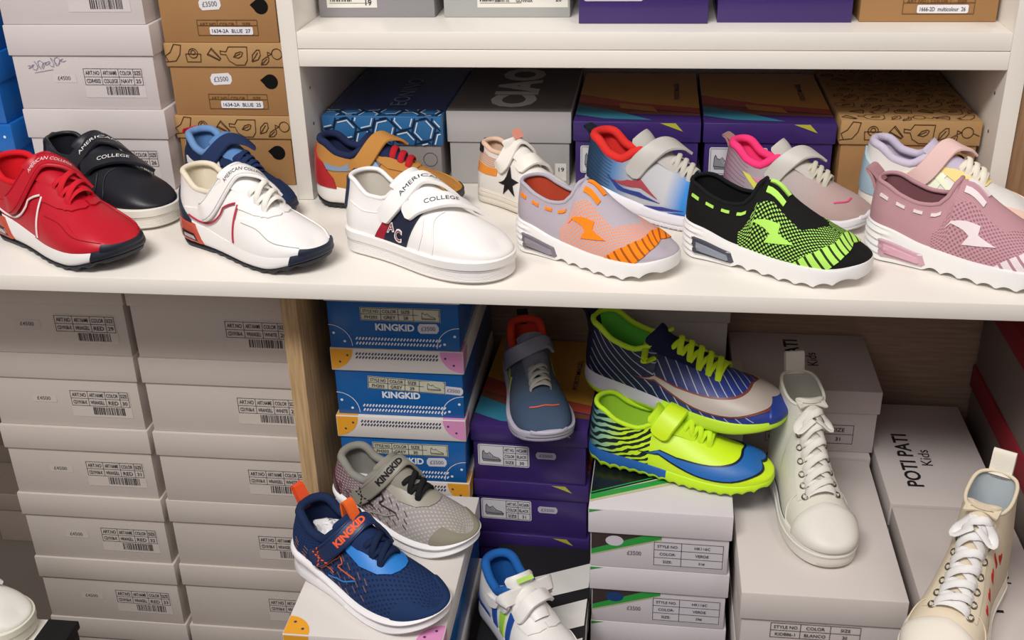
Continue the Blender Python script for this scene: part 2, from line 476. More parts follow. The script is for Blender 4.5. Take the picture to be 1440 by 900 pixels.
    def eyelets(s, rows, m, sg=.27, r=.013, name='eyelets', sides=(-1, 1)):
        for x in rows:
            for sd in sides:
                mb = MB(); c = s.at(x, sd * sg, .006); nn = s.nrm(x, sd * sg); a = nn.orthogonal().normalized(); b = nn.cross(a)
                mb.tube([c + (a * math.cos(2 * PI * k / 12) + b * math.sin(2 * PI * k / 12)) * r * s.L for k in range(12)], r * .38 * s.L, 0, 6, closed=True)
                mb.build('eyelet', m, s.root, 80)
    def tongue(s, m, hw=.085, up=.07, back=.03, x1=.62, th=.02, name='tongue', lift=.006, tip=.8, bow=.5):
        xt = s.P['xt']; ctr = []; 
        for x in (x1, (x1 * 2 + xt) / 3, (x1 + 2 * xt) / 3, xt + .01):
            p = s.S0(x, .02, 1); ctr.append(Vector((p.x, 0, s.zt(x) + lift)))
        e = ctr[-1]; ctr += [Vector((e.x - back * .5, 0, e.z + up * .55)), Vector((e.x - back, 0, e.z + up))]
        C = crom(ctr, 26); rows = []; n = 12
        for i, c in enumerate(C):
            t = (C[min(i + 1, 26)] - C[max(i - 1, 0)]).normalized(); nn = Vector((-t.z, 0, t.x)) * -1
            if nn.z < 0 and nn.x < 0: nn = -nn
            if nn.z < 0: nn = -nn
            f = i / 26; w = hw * (.75 + .25 * f) * (1 if f < .9 else 1 - (1 - tip) * ((f - .9) / .1) ** 2)
            top = []; bot = []
            for j in range(n + 1):
                a = (j / n * 2 - 1); d = -bow * w * a * a
                q = Vector((c.x, a * w, c.z)) + nn * d
                top.append(s.out(q + nn * th * (1 - a ** 8) * .5)); bot.append(s.out(q - nn * th * (1 - a ** 8) * .5))
            rows.append(top + bot[::-1])
        mb = MB(); mb.grid(rows, 0, closed=True); k = len(rows[0])
        mb.add(rows[-1], [tuple(range(k))], 0)
        s.tongue_c = C
        return mb.build(name, m, s.root, 60)
    def heel_loop(s, m, w=.05, h=.06, th=.01, name='pull_tab', back=.0, dx=-.008, drop=.06):
        z = s.zt(0); x = s.P['hx'] + dx
        pts = [(x + .012, 0, z - drop), (x - .004, 0, z - drop * .3), (x - .010 - back * .4, 0, z + h * .3), (x - .012 - back, 0, z + h * .85), (x - back + .002, 0, z + h), (x + .014 - back, 0, z + h * .8), (x + .016, 0, z + .0), (x + .03, 0, z - drop * .5)]
        C = crom(pts, 24); rows = []
        for i, c in enumerate(C):
            t = (C[min(i + 1, 24)] - C[max(i - 1, 0)]).normalized(); nn = Vector((-t.z, 0, t.x))
            rows.append([s.out(c + Vector((0, a * w / 2, 0)) + nn * b * th / 2) for a, b in ((-1, -1), (1, -1), (1, 1), (-1, 1))])
        mb = MB(); mb.grid(rows, 0, closed=True); mb.add(rows[0], [(0, 1, 2, 3)]); mb.add(rows[-1], [(3, 2, 1, 0)])
        return mb.build(name, m, s.root, 35)
    def toe_wrap(s, x0, f0, f1, m, name='toe_bumper', off=.010, slope=.03, n=30):
        """bumper running round the front of the sole from side to side"""
        p0 = math.acos(1 - 2 * x0) / PI; rows = []
        for i in range(n + 1):
            t = i / n * 2 - 1; side = -1 if t < 0 else 1; r = []
            for j in range(9):
                g = j / 8; pp = 1 - (1 - p0 - slope * g) * abs(t); e = -.004 if j in (0, 8) or i in (0, n) else off
                x = .5 - .5 * math.cos(PI * pp); r.append(s.H(x, f0 + (f1 - f0) * g, e, side))
            rows.append(r)
        mb = MB(); mb.grid(rows); return mb.build(name, m, s.root, 50)
    # ---- sole
    def oline(s, p, side, o=0):
        X = lambda q: .5 - .5 * math.cos(PI * min(max(q, 0), 1)); e = .004
        def pt(q): x = X(q); return Vector((x, side * s.wid(x, side) * s.P['sw'], 0))
        a = pt(min(p + e, 1)) - pt(max(p - e, 0)); n = Vector((a.y, -a.x, 0)) * (-side)
        if p < .002: n = Vector((-1, 0, 0))
        if p > .998: n = Vector((1, 0, 0))
        if n.length < 1e-9: n = Vector((1, 0, 0))
        n.normalize(); return pt(p) + n * o, n
    def sole(s, name, m, zb, zt, prof, rip=None, mats=None, band=None, np=60):
        """prof: (fraction of height, outset); rip(x, f) extra outset; band(x, f) -> material index"""
        mb = MB(); X = lambda q: .5 - .5 * math.cos(PI * q)
        ps = [k / np for k in range(np + 1)]; loop = [(p, -1) for p in ps] + [(p, 1) for p in ps[::-1][1:-1]]
        rows = []
        for f, o in prof:
            r = []
            for p, sd in loop:
                x = X(p); q, n = s.oline(p, sd, o + (rip(x, f) if rip else 0)); a = zb(x); q.z = a + (zt(x) - a) * f; r.append(s.out(q))
            rows.append(r)
        if band is None: mb.grid(rows, 0, closed=True)
        else:
            n = len(loop)
            for i in range(len(rows) - 1):
                for j in range(n):
                    k = (j + 1) % n; fm = (prof[i][0] + prof[i + 1][0]) / 2
                    mb.add([rows[i][j], rows[i][k], rows[i + 1][k], rows[i + 1][j]], [(0, 1, 2, 3)], band(X(loop[j][0]), fm))
        n = len(loop)
        for r, fl in ((rows[0], 0), (rows[-1], 1)):
            for i in range(np):
                a, b, c, d = r[i], r[i + 1], r[(n - i - 1) % n], r[(n - i) % n]
                mb.add([a, b, c, d], [(0, 1, 2, 3)], 0)
        s.sole_zb, s.sole_zt, s.sole_prof, s.sole_rip = zb, zt, prof, rip
        return mb.build(name, mats or m, s.root, 50)
    def H(s, x, f, off=0, side=-1):
        p = math.acos(1 - 2 * min(max(x, 0), 1)) / PI; pr = s.sole_prof
        o = pr[-1][1]
        for (f0, o0), (f1, o1) in zip(pr, pr[1:]):
            if f0 <= f <= f1: o = o0 + (o1 - o0) * (f - f0) / max(f1 - f0, 1e-9); break
        if s.sole_rip: o += s.sole_rip(x, f)
        q, n = s.oline(p, side, o + off); a = s.sole_zb(x); q.z = a + (s.sole_zt(x) - a) * f
        return s.out(q)
    def sole_patch(s, poly, m, name, off=.008, side=-1, n=10, parent=None):
        """4-sided panel on the side of the sole, poly corners in (x, f): bottom-left, bottom-right, top-right, top-left"""
        (a, b, c, d) = [Vector((q[0], q[1])) for q in poly]; rows = []
        for i in range(n + 1):
            u = i / n; lo = a.lerp(b, u); hi = d.lerp(c, u); r = []
            for j in range(n + 1):
                q = lo.lerp(hi, j / n); e = -.004 if i in (0, n) or j in (0, n) else off
                r.append(s.H(q.x, q.y, e, side))
            rows.append(r)
        mb = MB(); mb.grid(rows)
        return mb.build(name, m, parent or s.root, 50)
def scallop(base, amp, n, x0=.05, x1=.95, sharp=2):
    def f(x):
        if x < x0 or x > x1: return base(x)
        return base(x) + amp * abs(math.sin(PI * n * (x - x0) / (x1 - x0))) ** sharp
    return f
PROF = [(0, -.02), (.06, -.006), (.15, .002), (.35, .006), (.6, .004), (.85, 0), (.97, -.004), (1, -.012)]

# ------------------------------------------------------------------ shoe designs
def mirror(poly): return [(x, -y) for x, y in poly]
def cross(s, half, m, name, **k):
    """one panel running over the ridge; half is its near side, from ridge to ridge"""
    s.patch(half + [(x, -y) for x, y in half[::-1]][1:-1], m, name, **k)
def both(s, poly, m, name, **k):
    s.patch(poly, m, name, side=-1, **k); s.patch(mirror(poly)[::-1], m, name, side=1, **k)
DISPLAY = 'shoes displayed on the shelf'

def air_runner(label, loc, ang, L, body, trim, lining, line, text, sole_dark='#141a26', clip='#b8503f', stitch=None, heel='#1c2336'):
    s = Shoe('sneaker', label, 'shoe', None, loc, ang, L, zt=[(0, .415), (.07, .405), (.2, .34), (.3, .34), (.43, .42), (.52, .39), (.66, .31), (.8, .245), (.9, .21), (1, 0.163)],
             zs=[(0, .175), (.2, .155), (.45, .115), (.75, .10), (1, .135)], hx=.03, tx=.945, wc=.122)
    B = mat(body, 'leather'); W = mat('#eeecea', 'foam'); D = mat(sole_dark, 'rubber')
    s.upper(B)
    zb = knots([(0, .035), (.15, .022), (.75, .022), (1, .085)])
    s.sole('midsole', W, zb, s.zs, PROF)
    s.lining(mat(lining, 'fabric'))
    mid = (s.sole_zb, s.sole_zt, s.sole_prof, s.sole_rip)
    zo = scallop(knots([(0, .012), (.12, 0), (.75, 0), (1, .06)]), .014, 9, .3, .97)
    s.sole('outsole', D, zo, lambda x: zb(x) + .004, [(0, -.012), (.3, 0), (.8, .004), (1, 0)], np=110)
    s.sole_zb, s.sole_zt, s.sole_prof, s.sole_rip = mid
    for sd in (-1, 1):
        o = s.sole_patch([(.03, .12), (.27, .05), (.20, .93), (.015, 1.06)], mat(clip, 'plastic'), 'heel_clip', .012, sd)
        s.sole_patch([(.10, .28), (.235, .22), (.205, .55), (.09, .62)], mat('#2b2224', 'plastic'), 'air_window', .016, sd, parent=o)
        s.sole_patch([(.12, .36), (.22, .31), (.20, .46), (.115, .50)], mat('#b9a9a8', 'plastic'), 'air_capsule', .020, sd, parent=o)
    s.toe_wrap(.90, .02, 1.0, mat(heel, 'rubber'), off=.009, slope=.02); s.toecap(.945, mat(heel, 'rubber'), 'toe_bumper', .014, band=.70, curve=.03)
    both(s, [(.0, -.98), (.17, -.98), (.15, -.86), (.08, -.66), (.0, -.42)], mat(heel, 'leather'), 'heel_counter', off=.010)
    # body panels of the same leather, raised
    both(s, [(.17, -.80), (.25, -.85), (.36, -.75), (.50, -.46), (.44, -.34), (.34, -.42), (.2, -.52), (.12, -.66)], B, 'quarter_panel', off=.007)
    both(s, [(.50, -.97), (.54, -.62), (.62, -.52), (.74, -.50), (.84, -.62), (.96, -.62), (.985, -.97)], B, 'mudguard', off=.006)
    both(s, [(.46, -.44), (.54, -.50), (.64, -.42), (.72, -.30), (.755, -.10), (.75, -.02), (.71, -.02), (.68, -.16), (.60, -.22), (.45, -.22)], B, 'eyestay', off=.011)
    for sd in (-1, 1):
        s.cord([(.16, sd * .78), (.25, sd * .83), (.35, sd * .74), (.43, sd * .60), (.51, sd * .46)], mat(line, 'leather'), 'piping', .0065, .010, side=sd)
        s.cord([(.525, sd * .46), (.53, sd * .68), (.54, sd * .93)], mat(line, 'leather'), 'piping', .0065, .010, side=sd)
        s.cord([(.58, sd * .62), (.70, sd * .57), (.82, sd * .66), (.95, sd * .66)], mat(stitch or body, 'fabric'), 'stitching', .0022, .008, side=sd)
    s.tongue(B, .10, .05, .05, .66, .03)
    s.laces([.56, .62, .68], mat(trim, 'fabric'), .28, .0155, .04)
    s.eyelets([.56, .62, .68], B, .33, .011)
    s.strap([(.265, -.56, .012), (.335, -.38, .020), (.43, -.13, .036), (.495, .07, .044), (.545, .26, .038), (.58, .44, .022)], .056, B, 'strap', .016, text='AMERICAN COLLEGE', tm=mat(text, 'ink'),
            bold=.0, tpos=(.42, .78), tw=.25, stitch=mat(stitch or body, 'fabric'))
    if body != '#f1efec': pass
    return s

def court(label, loc, ang, L, body, sole, lining, text, stripes=None, heel=None, words=('AMERICAN', 'COLLEGE'), letters=None, straps=True):
    s = Shoe('sneaker', label, 'shoe', None, loc, ang, L, zt=[(0, .40), (.07, .395), (.2, .33), (.3, .33), (.42, .41), (.52, .385), (.66, .315), (.8, .26), (.9, .225), (1, 0.173)],
             zs=[(0, .135), (.5, .125), (1, .13)], zb=[(0, .0), (1, .012)], hx=.035, tx=.945, wc=.118, ww=.955, sw=1.02, toe=2.25)
    B = mat(body, 'leather'); W = mat(sole, 'rubber')
    s.upper(B)
    grooves = [(0, -.012), (.04, 0), (.10, .004)]
    for k in range(6): f = .14 + k * .06; grooves += [(f, .004), (f + .02, .0015), (f + .04, .004)]
    grooves += [(.60, .004), (.62, .010), (.94, .010), (1, .0)]
    s.sole('cup_sole', W, s.zb, s.zs, grooves)
    s.lining(mat(lining, 'fabric'), .013, B)
    if heel:
        both(s, [(.0, -.62), (.05, -.60), (.05, -.03), (.0, -.03)], mat(heel, 'leather'), 'heel_tab', off=.012)
    if stripes:
        a, b = stripes
        both(s, [(.27, -.97), (.335, -.97), (.405, -.42), (.345, -.42)], mat(a, 'leather'), 'side_stripe', off=.008)
        both(s, [(.335, -.97), (.50, -.97), (.57, -.42), (.405, -.42)], mat(b, 'leather'), 'side_stripe', off=.008)
    if letters:
        for t, x, y in (('A', .365, -.80), ('C', .42, -.93)):
            s.letters(t, mat('#e9e6e4', 'ink'), x, y, .055, .165, off=.011, side=-1, bold=.06)
            s.letters(t, mat('#8c1f33', 'ink'), x + .008, y + .02, .040, .125, off=.0125, side=-1, bold=.0)
    for sd in (-1, 1):
        s.cord([(.585, sd * .97), (.60, sd * .72), (.58, sd * .50)], B, 'seam', .0045, .003, side=sd)
        s.cord([(.68, sd * .97), (.68, sd * .74), (.64, sd * .45), (.66, sd * .2)], B, 'seam', .0045, .003, side=sd)
        s.cord([(.08, sd * .42), (.18, sd * .40), (.32, sd * .34)], B, 'seam', .003, .002, side=sd)
    s.tongue(B, .12, .045, .05, .62, .035)
    T = mat(text, 'ink')
    s.strap([(.325, -.48, .012), (.385, -.32, .020), (.465, -.09, .034), (.525, .10, .038), (.575, .30, .032), (.61, .48, .018)], .050, B, 'strap', .020, text=words[0], tm=T, tpos=(.30, .72), tw=.24, bold=.0)
    s.strap([(.475, -.58, .012), (.535, -.40, .018), (.615, -.14, .028), (.67, .06, .030), (.715, .27, .024), (.745, .46, .012)], .050, B, 'strap', .020, text=words[1], tm=T, tpos=(.28, .66), tw=.25, bold=.0)
    return s

def slip_on(label, loc, ang, L, knit, accent, lining, tag_, window, frame, meshdot=None, meshbase=None, toe_line=None, tab=None):
    s = Shoe('slip_on_sneaker', label, 'shoe', None, loc, ang, L, zt=[(0, .40), (.06, .395), (.16, .355), (.27, .33), (.345, .335), (.39, .375), (.425, .45), (.47, .45), (.6, .365), (.75, .28), (.88, .222), (1, 0.168)],
             zs=[(0, .195), (.12, .185), (.33, .13), (.6, .11), (.85, .11), (1, .14)], zb=[(0, .03), (.12, 0), (.75, 0), (1, .06)], hx=.015, tx=.945, xt=.425, wc=.125, k1=.62, k2=.55, sw=1.04, ww=.95)
    K = mat_dots('knit_' + knit, knit, knit, 1, 1, 2) if False else mat_lines('knit' + knit, knit, meshbase or knit, 420, .2, 1.2, kind='fabric')
    s.upper(K)
    W = mat('#f0efed', 'foam')
    def rip(x, f): return (.006 * math.sin(f * 2 * PI * 5.2) if x < .17 else 0) * (1 - max(0, x - .1) / .07 if x > .1 else 1)
    prof = [(k / 26, -.012 if k in (0, 26) else .008 * math.sin(PI * (k / 26)) ** .4) for k in range(27)]
    s.sole('midsole', W, scallop(s.zb, .022, 7, .34, .97, .8), s.zs, prof, rip=rip, np=110)
    s.lining(mat(lining, 'fabric'), .012, K)
    for sd in (-1, 1):
        o = s.sole_patch([(.10, .17), (.36, .16), (.335, .66), (.09, .70)], mat(frame, 'plastic'), 'air_window', .010, sd)
        s.sole_patch([(.12, .30), (.335, .28), (.32, .52), (.115, .57)], mat(window, 'plastic'), 'air_capsule', .022, sd, parent=o)
    A = mat(accent, 'fabric')
    DOT = mat_dots('mesh_' + knit + accent, meshbase or knit, meshdot or accent, 250, 250, .16)
    both(s, [(.36, -.985), (.35, -.66), (.40, -.48), (.50, -.38), (.60, -.42), (.68, -.46), (.74, -.28), (.79, -.02), (.89, -.02), (.88, -.38), (.80, -.64), (.68, -.985)], DOT, 'mesh_panel', off=.004)
    zig = [(.41, -.655), (.57, -.55), (.57, -.655), (.665, -.70), (.505, -.83), (.53, -.715), (.50, -.69)]
    both(s, zig, A, 'zigzag_emblem', off=.011)
    TL = mat_lines('toe_rib' + knit + accent, accent, toe_line or knit, 120, .62, .55, kind='fabric')
    cross(s, [(.865, 0), (.86, -.2), (.845, -.38), (.78, -.66), (.66, -.985), (.84, -.985), (.89, -.74), (.925, -.42), (.938, -.2), (.94, 0)], TL, 'toe_band', off=.008)
    for (x, y) in ((.06, -.26), (.15, -.23), (.24, -.20), (.325, -.22)):
        both(s, [(x, y - .045), (x + .045, y - .045), (x + .045, y + .03), (x, y + .03)], A, 'collar_dash', off=.008)
    for y0 in (-.20, -.02):
        pass
    s.patch([(.455, -.30), (.555, -.34), (.56, -.25), (.455, -.20)], A, 'tab_bar', side=-1, off=.010)
    s.patch([(.455, -.10), (.56, -.13), (.565, -.04), (.455, -.01)], A, 'tab_bar', side=-1, off=.010)
    if tab:
        mb = MB(); z = s.zt(0)
        s.heel_loop(mat(tab, 'fabric'), .10, .04, .016, back=.03)
    return s

def kk_runner(label, loc, ang, L, body, dot, stay, strapc, text, lining, lace, outline, stops=None, tab=None, heelc=None, sidec=None, cap=None, ttab=None):
    s = Shoe('running_shoe', label, 'shoe', None, loc, ang, L, zt=[(0, .41), (.07, .40), (.18, .335), (.29, .325), (.41, .405), (.50, .38), (.64, .31), (.78, .25), (.9, .21), (1, 0.158)],
             zs=[(0, .20), (.12, .18), (.35, .12), (.6, .095), (.85, .105), (1, .14)], zb=[(0, .05), (.15, 0), (.75, 0), (1, .06)], hx=.05, tx=.945, xt=.42, wc=.128, sw=1.05, ww=.96, toe=2.2)
    U = mat_dots('perf_' + body, body, dot, 150, 150, .45, stops=stops)
    s.upper(U)
    W = mat('#efeef0', 'foam')
    prof = [(0, -.018), (.06, -.004), (.2, .004), (.4, -.004), (.55, -.010), (.7, .004), (.85, .012), (.95, .006), (1, -.006)]
    s.sole('midsole', W, s.zb, s.zs, prof)
    s.lining(mat(lining, 'fabric'), .026)
    s.toecap(.80, mat(cap or body, 'suede'), 'toe_cap', .007, band=.42, curve=.18)
    ST = mat(stay, 'leather')
    cross(s, [(.66, 0), (.655, -.10), (.60, -.20), (.45, -.25), (.45, -.46), (.56, -.48), (.67, -.38), (.735, -.22), (.755, -.08), (.757, 0)], ST, 'eyestay', off=.010)
    both(s, [(.30, -.50), (.40, -.44), (.45, -.25), (.40, -.06), (.32, -.18)], ST, 'eyestay', off=.007)
    O = mat(outline, 'leather')
    for sd in (-1, 1):
        s.cord([(.26, sd * .62), (.36, sd * .70), (.40, sd * .78)], O, 'zigzag_line', .004, .004, side=sd)
        s.cord([(.30, sd * .78), (.385, sd * .55), (.45, sd * .62), (.43, sd * .70), (.56, sd * .66)], O, 'zigzag_line', .0045, .005, side=sd)
        s.cord([(.36, sd * .86), (.47, sd * .82), (.56, sd * .68)], mat(stay, 'leather'), 'zigzag_line', .0045, .005, side=sd)
        mb = MB()
        for k in range(34):
            x = .10 + (k % 9) * .065 + random.uniform(-.012, .012); y = .55 + (k // 9) * .11 + random.uniform(-.02, .02)
            if x > .72: continue
            P = [s.at(x + q * .03, sd * (y + q * .05), .002, sd) for q in (0, .5, 1)]
            mb.tube(P, .0035 * L, 0, 5, up=[s.nrm(x, sd * y, sd)] * 3, flat=.5)
        mb.build('printed_dashes', mat(sidec or outline, 'leather'), s.root)
    if heelc: both(s, [(.0, -.97), (.13, -.97), (.10, -.72), (.0, -.50)], mat(heelc, 'gloss'), 'heel_counter', off=.008)
    T = mat(body if not stops else strapc, 'fabric')
    s.tongue(mat(strapc, 'fabric'), .105, .05, .05, .64, .04)
    if ttab:
        c = s.tongue_c; mb = MB(); e = c[-2]; rows = []
        for p in crom([(e.x + .06, 0, e.z - .035), (e.x + .03, 0, e.z + .03), (e.x + .0, 0, e.z + .075), (e.x - .025, 0, e.z + .07), (e.x - .02, 0, e.z - .01)], 16):
            rows.append([s.out(p + Vector((0, a * .03, 0)) + Vector((b * .006, 0, b * .006))) for a, b in ((-1, -1), (1, -1), (1, 1), (-1, 1))])
        mb.grid(rows, closed=True); mb.build('tongue_loop', mat(ttab, 'fabric'), s.root, 35)
    s.laces([.54, .60, .66], mat(lace, 'fabric'), .27, .018, .03, flat=.6)
    o = s.strap([(.235, -.60, .010), (.30, -.42, .018), (.39, -.18, .042), (.455, .06, .048), (.49, .32, .034), (.52, .56, .012)], .050, mat(strapc, 'leather'), 'strap', .016, text='KINGKID', tm=mat(text, 'ink'), tpos=(.36, .66), tw=.42, bold=.05, stitch=mat(strapc, 'fabric'))
    mb = MB()
    for k in range(5):
        d = .08 + k * .022
        for sg in (-1, 1):
            mb.tube([s.sp(d, sg * (k - 2) * .004 * L / .2, .0006), s.sp(d + .018, sg * (k - 1.6) * .004 * L / .2, .0006)], .004 * L, 0, 5)
    mb.build('strap_mark', mat(text, 'ink'), o)
    if tab: s.heel_loop(mat(tab, 'fabric'), .065, .075, .014, back=.035)
    if ttab:
        mb = MB(); c = s.out((.27, -.01, .285)); rows = []
        for i in range(13):
            a = PI * i / 12; rows.append([c + Vector((.030 * math.sin(a) * math.cos(b) * (1 + .25 * math.sin(3 * b + i)), .016 * math.sin(a) * math.sin(b) * (1 + .2 * math.sin(5 * b + 2 * i)), .016 * math.cos(a) * (1 + .2 * math.sin(4 * b + i)))) for b in [2 * PI * k / 16 for k in range(16)]])
        mb.grid(rows, closed=True); mb.build('paper_stuffing', mat('#e6e4e6', 'card'), s.root, 25)
    return s

def speed_runner(label, loc, ang, L, upper, inner, strapc, lace, tab, sole='#eceaf0', marks=(), toe_line=None, tl=None, shw=.058, sctrl=None):
    s = Shoe('running_shoe', label, 'shoe', None, loc, ang, L, zt=[(0, .455), (.07, .445), (.18, .37), (.28, .35), (.41, .42), (.50, .39), (.64, .315), (.78, .25), (.9, .205), (1, 0.148)],
             zs=[(0, .195), (.12, .175), (.35, .12), (.6, .095), (.85, .10), (1, .14)], zb=[(0, .05), (.15, 0), (.72, 0), (1, .06)], hx=.03, tx=.945, xt=.42, wc=.128, sw=1.04, ww=.955)
    s.upper(upper)
    prof = [(0, -.018), (.06, -.006), (.15, .0), (.3, .002), (.34, -.004), (.38, .003), (.6, .008), (.9, .006), (1, -.008)]
    s.sole('midsole', mat(sole, 'foam'), scallop(s.zb, .007, 26, .1, .9), s.zs, prof, np=120)
    s.lining(mat(inner, 'fabric'), .028)
    for poly, c, kind, off in marks: both(s, poly, mat(c, kind), 'printed_flash', off=off)
    s.tongue(mat(strapc, 'fabric'), .10, .07, .07, .64, .035)
    s.laces([.57, .615, .66, .705], mat(lace, 'fabric'), .25, .015, .03)
    s.toecap(.955, mat(sole, 'foam'), 'toe_bumper', .014, band=.76, curve=.02)
    if toe_line: s.cord(tl or [(.80, -.52), (.87, -.34), (.89, -.12)], mat(toe_line, 'leather'), 'toe_line', .006, .004)
    s.strap(sctrl or [(.36, -.48, .012), (.415, -.32, .028), (.49, -.10, .058), (.54, .08, .072), (.575, .25, .070)], shw, mat(strapc, 'leather'), 'strap', .018)
    if tab: s.heel_loop(mat(tab, 'fabric'), .07, .025, .014, back=.03)
    return s

def retro(label, loc, ang, L, body, heel, lining, strapc, panel, panel2, lace, toe, bumper, sole='#e6e2dc', outs='#20222a', tab=None, eyestay=None, collar=None, bars=False, stripe=None):
    s = Shoe('sneaker', label, 'shoe', None, loc, ang, L, zt=[(0, .455), (.07, .445), (.18, .38), (.29, .365), (.41, .42), (.52, .385), (.66, .31), (.8, .25), (.9, .215), (1, 0.163)],
             zs=[(0, .17), (.3, .14), (.6, .11), (.85, .105), (1, .135)], zb=[(0, .03), (.15, 0), (.75, 0), (1, .05)], hx=.03, tx=.945, xt=.42, wc=.126, sw=1.0, ww=.96)
    B = mat(body, 'suede'); s.upper(B)
    zb = lambda x: s.zb(x) + .03
    s.sole('midsole', mat(sole, 'foam'), zb, s.zs, PROF)
    s.lining(mat(lining, 'fabric'), .026, mat(collar or lining, 'fabric'))
    mid = (s.sole_zb, s.sole_zt, s.sole_prof, s.sole_rip)
    s.sole('outsole', mat(outs, 'rubber'), scallop(s.zb, .012, 22, .03, .97), lambda x: s.zb(x) + .034, [(0, -.01), (.3, .0), (1, .004)], np=120)
    s.sole_zb, s.sole_zt, s.sole_prof, s.sole_rip = mid
    both(s, [(.0, -.985), (.19, -.985), (.17, -.74), (.08, -.44), (.0, -.36)], mat(heel, 'leather'), 'heel_counter', off=.012)
    both(s, [(.12, -.56), (.22, -.48), (.30, -.42), (.33, -.30), (.28, -.20), (.22, -.36), (.10, -.42)], mat(panel2, 'leather'), 'collar_panel', off=.008)
    both(s, [(.30, -.985), (.44, -.985), (.46, -.70), (.50, -.44), (.40, -.40), (.35, -.66)], mat(panel, 'leather'), 'side_panel', off=.008)
    both(s, [(.40, -.40), (.46, -.46), (.555, -.62), (.53, -.66), (.45, -.56), (.38, -.50)], mat(stripe or panel2, 'leather'), 'side_stripe', off=.012)
    both(s, [(.45, -.42), (.55, -.48), (.65, -.40), (.72, -.24), (.735, -.03), (.70, -.03), (.67, -.16), (.58, -.22), (.45, -.24)], mat(eyestay or body, 'suede'), 'eyestay', off=.011)
    s.toecap(.72, mat(toe, 'suede'), 'toe_cap', .008, band=.50, curve=.10)
    s.toe_wrap(.92, .1, 1.0, mat(bumper, 'rubber'), off=.012); s.toecap(.94, mat(bumper, 'rubber'), 'toe_bumper', .014, band=.68, curve=.03)
    s.tongue(mat(lining, 'fabric'), .10, .06, .06, .64, .03)
    s.laces([.56, .615, .67] if bars else [.56, .605, .65, .695], mat(lace, 'fabric'), .27, .021 if bars else .017, .03, cross=not bars)
    s.strap([(.31, -.46, .012), (.375, -.30, .028), (.455, -.08, .056), (.515, .10, .070), (.555, .26, .068)], .058, mat(strapc, 'suede'), 'strap', .018)
    if tab: s.heel_loop(mat(tab, 'fabric'), .07, -.04, .014, back=.05, drop=.17, dx=-.035)
    return s

def turf(label, loc, ang, L, upper, rim, inner, swoosh, edge, sole_heel, sole_toe, lace, cap=None, strapc=None, tongue='#1b2140', studs=True, rot=None, zsole=None, loop=None):
    s = Shoe('turf_boot', label, 'shoe', None, loc, ang, L, zt=[(0, .365), (.06, .36), (.17, .305), (.29, .285), (.39, .315), (.50, .295), (.65, .245), (.8, .20), (.9, .175), (1, 0.128)],
             zs=zsole or [(0, .13), (.2, .11), (.5, .08), (.8, .07), (1, .09)], zb=[(0, .03), (.15, 0), (.75, 0), (1, .04)], hx=.025, tx=.945, xt=.40, wc=.118, sw=1.0, ww=.97, hw=.135, bw=.182)
    if rot: s.root.rotation_euler = rot
    s.upper(upper)
    A, Bm = mat(sole_heel, 'foam'), mat(sole_toe, 'rubber')
    band = (lambda x, f: 0 if x < .46 and f > .25 else 1)
    s.sole('sole', A, scallop(s.zb, .018, 17, .04, .98, .7) if studs else s.zb, s.zs, PROF, np=130, mats=[A, Bm], band=band)
    s.lining(mat(inner, 'fabric'), .014, mat(rim, 'fabric'))
    lo = [(.34, -.66), (.50, -.78), (.66, -.85), (.80, -.82), (.90, -.66), (.955, -.40), (.97, 0)]
    up = [(.86, 0), (.85, -.28), (.80, -.50), (.70, -.63), (.52, -.70)]
    lo2 = [(.30, -.64), (.49, -.805), (.66, -.88), (.81, -.85), (.915, -.68), (.97, -.41), (.985, 0)]
    up2 = [(.845, 0), (.835, -.27), (.785, -.475), (.69, -.605), (.51, -.68)]
    def band(l, u):
        full = l + [(x, -y) for x, y in l[:-1][::-1]]; ins = [(x, -y) for x, y in u[1:][::-1]] + u
        ins = ins[:]
        A_ = [(p.x, p.y) for p in crom([(x, y, 0) for x, y in full], 40)]; B_ = [(p.x, p.y) for p in crom([(x, -y, 0) for x, y in (u[::-1] + [(x, -y) for x, y in u[1:]])], 32)]
        return A_ + B_
    s.patch(band(lo2, up2), mat(edge, 'leather'), 'swoosh_border', off=.005)
    s.patch(band(lo, up), mat(swoosh, 'leather'), 'swoosh', off=.009)
    if cap: s.toecap(.955, mat(cap, 'leather'), 'toe_cap', .006, band=.0)
    s.tongue(mat(tongue, 'fabric'), .10, .05, .05, .60, .025)
    if strapc:
        s.laces([.52, .57, .62, .67], mat(lace, 'fabric'), .28, .014, .028)
        s.strap([(.40, -.48, .012), (.42, -.34, .03), (.445, -.16, .05), (.46, .0, .06), (.47, .2, .05), (.47, .5, .012)], .058, mat(strapc, 'leather'), 'strap', .022)
    else:
        s.laces([.45, .50, .55, .60, .65, .70], mat(lace, 'fabric'), .30, .014, .022)
        mb = MB()
        P = [s.at(.385, -.32, .01), s.at(.35, -.28, .05), s.at(.34, -.10, .10), s.at(.37, .05, .09), s.at(.40, .12, .05)]
        mb.tube(crom(P, 20), .015 * s.L, 0, 8, flat=.6); 
        mb.build('lace_bow', mat(lace, 'fabric'), s.root, 70)
    if loop: s.heel_loop(mat(loop, 'fabric'), .06, .03, .014, back=.02, drop=.14)
    return s

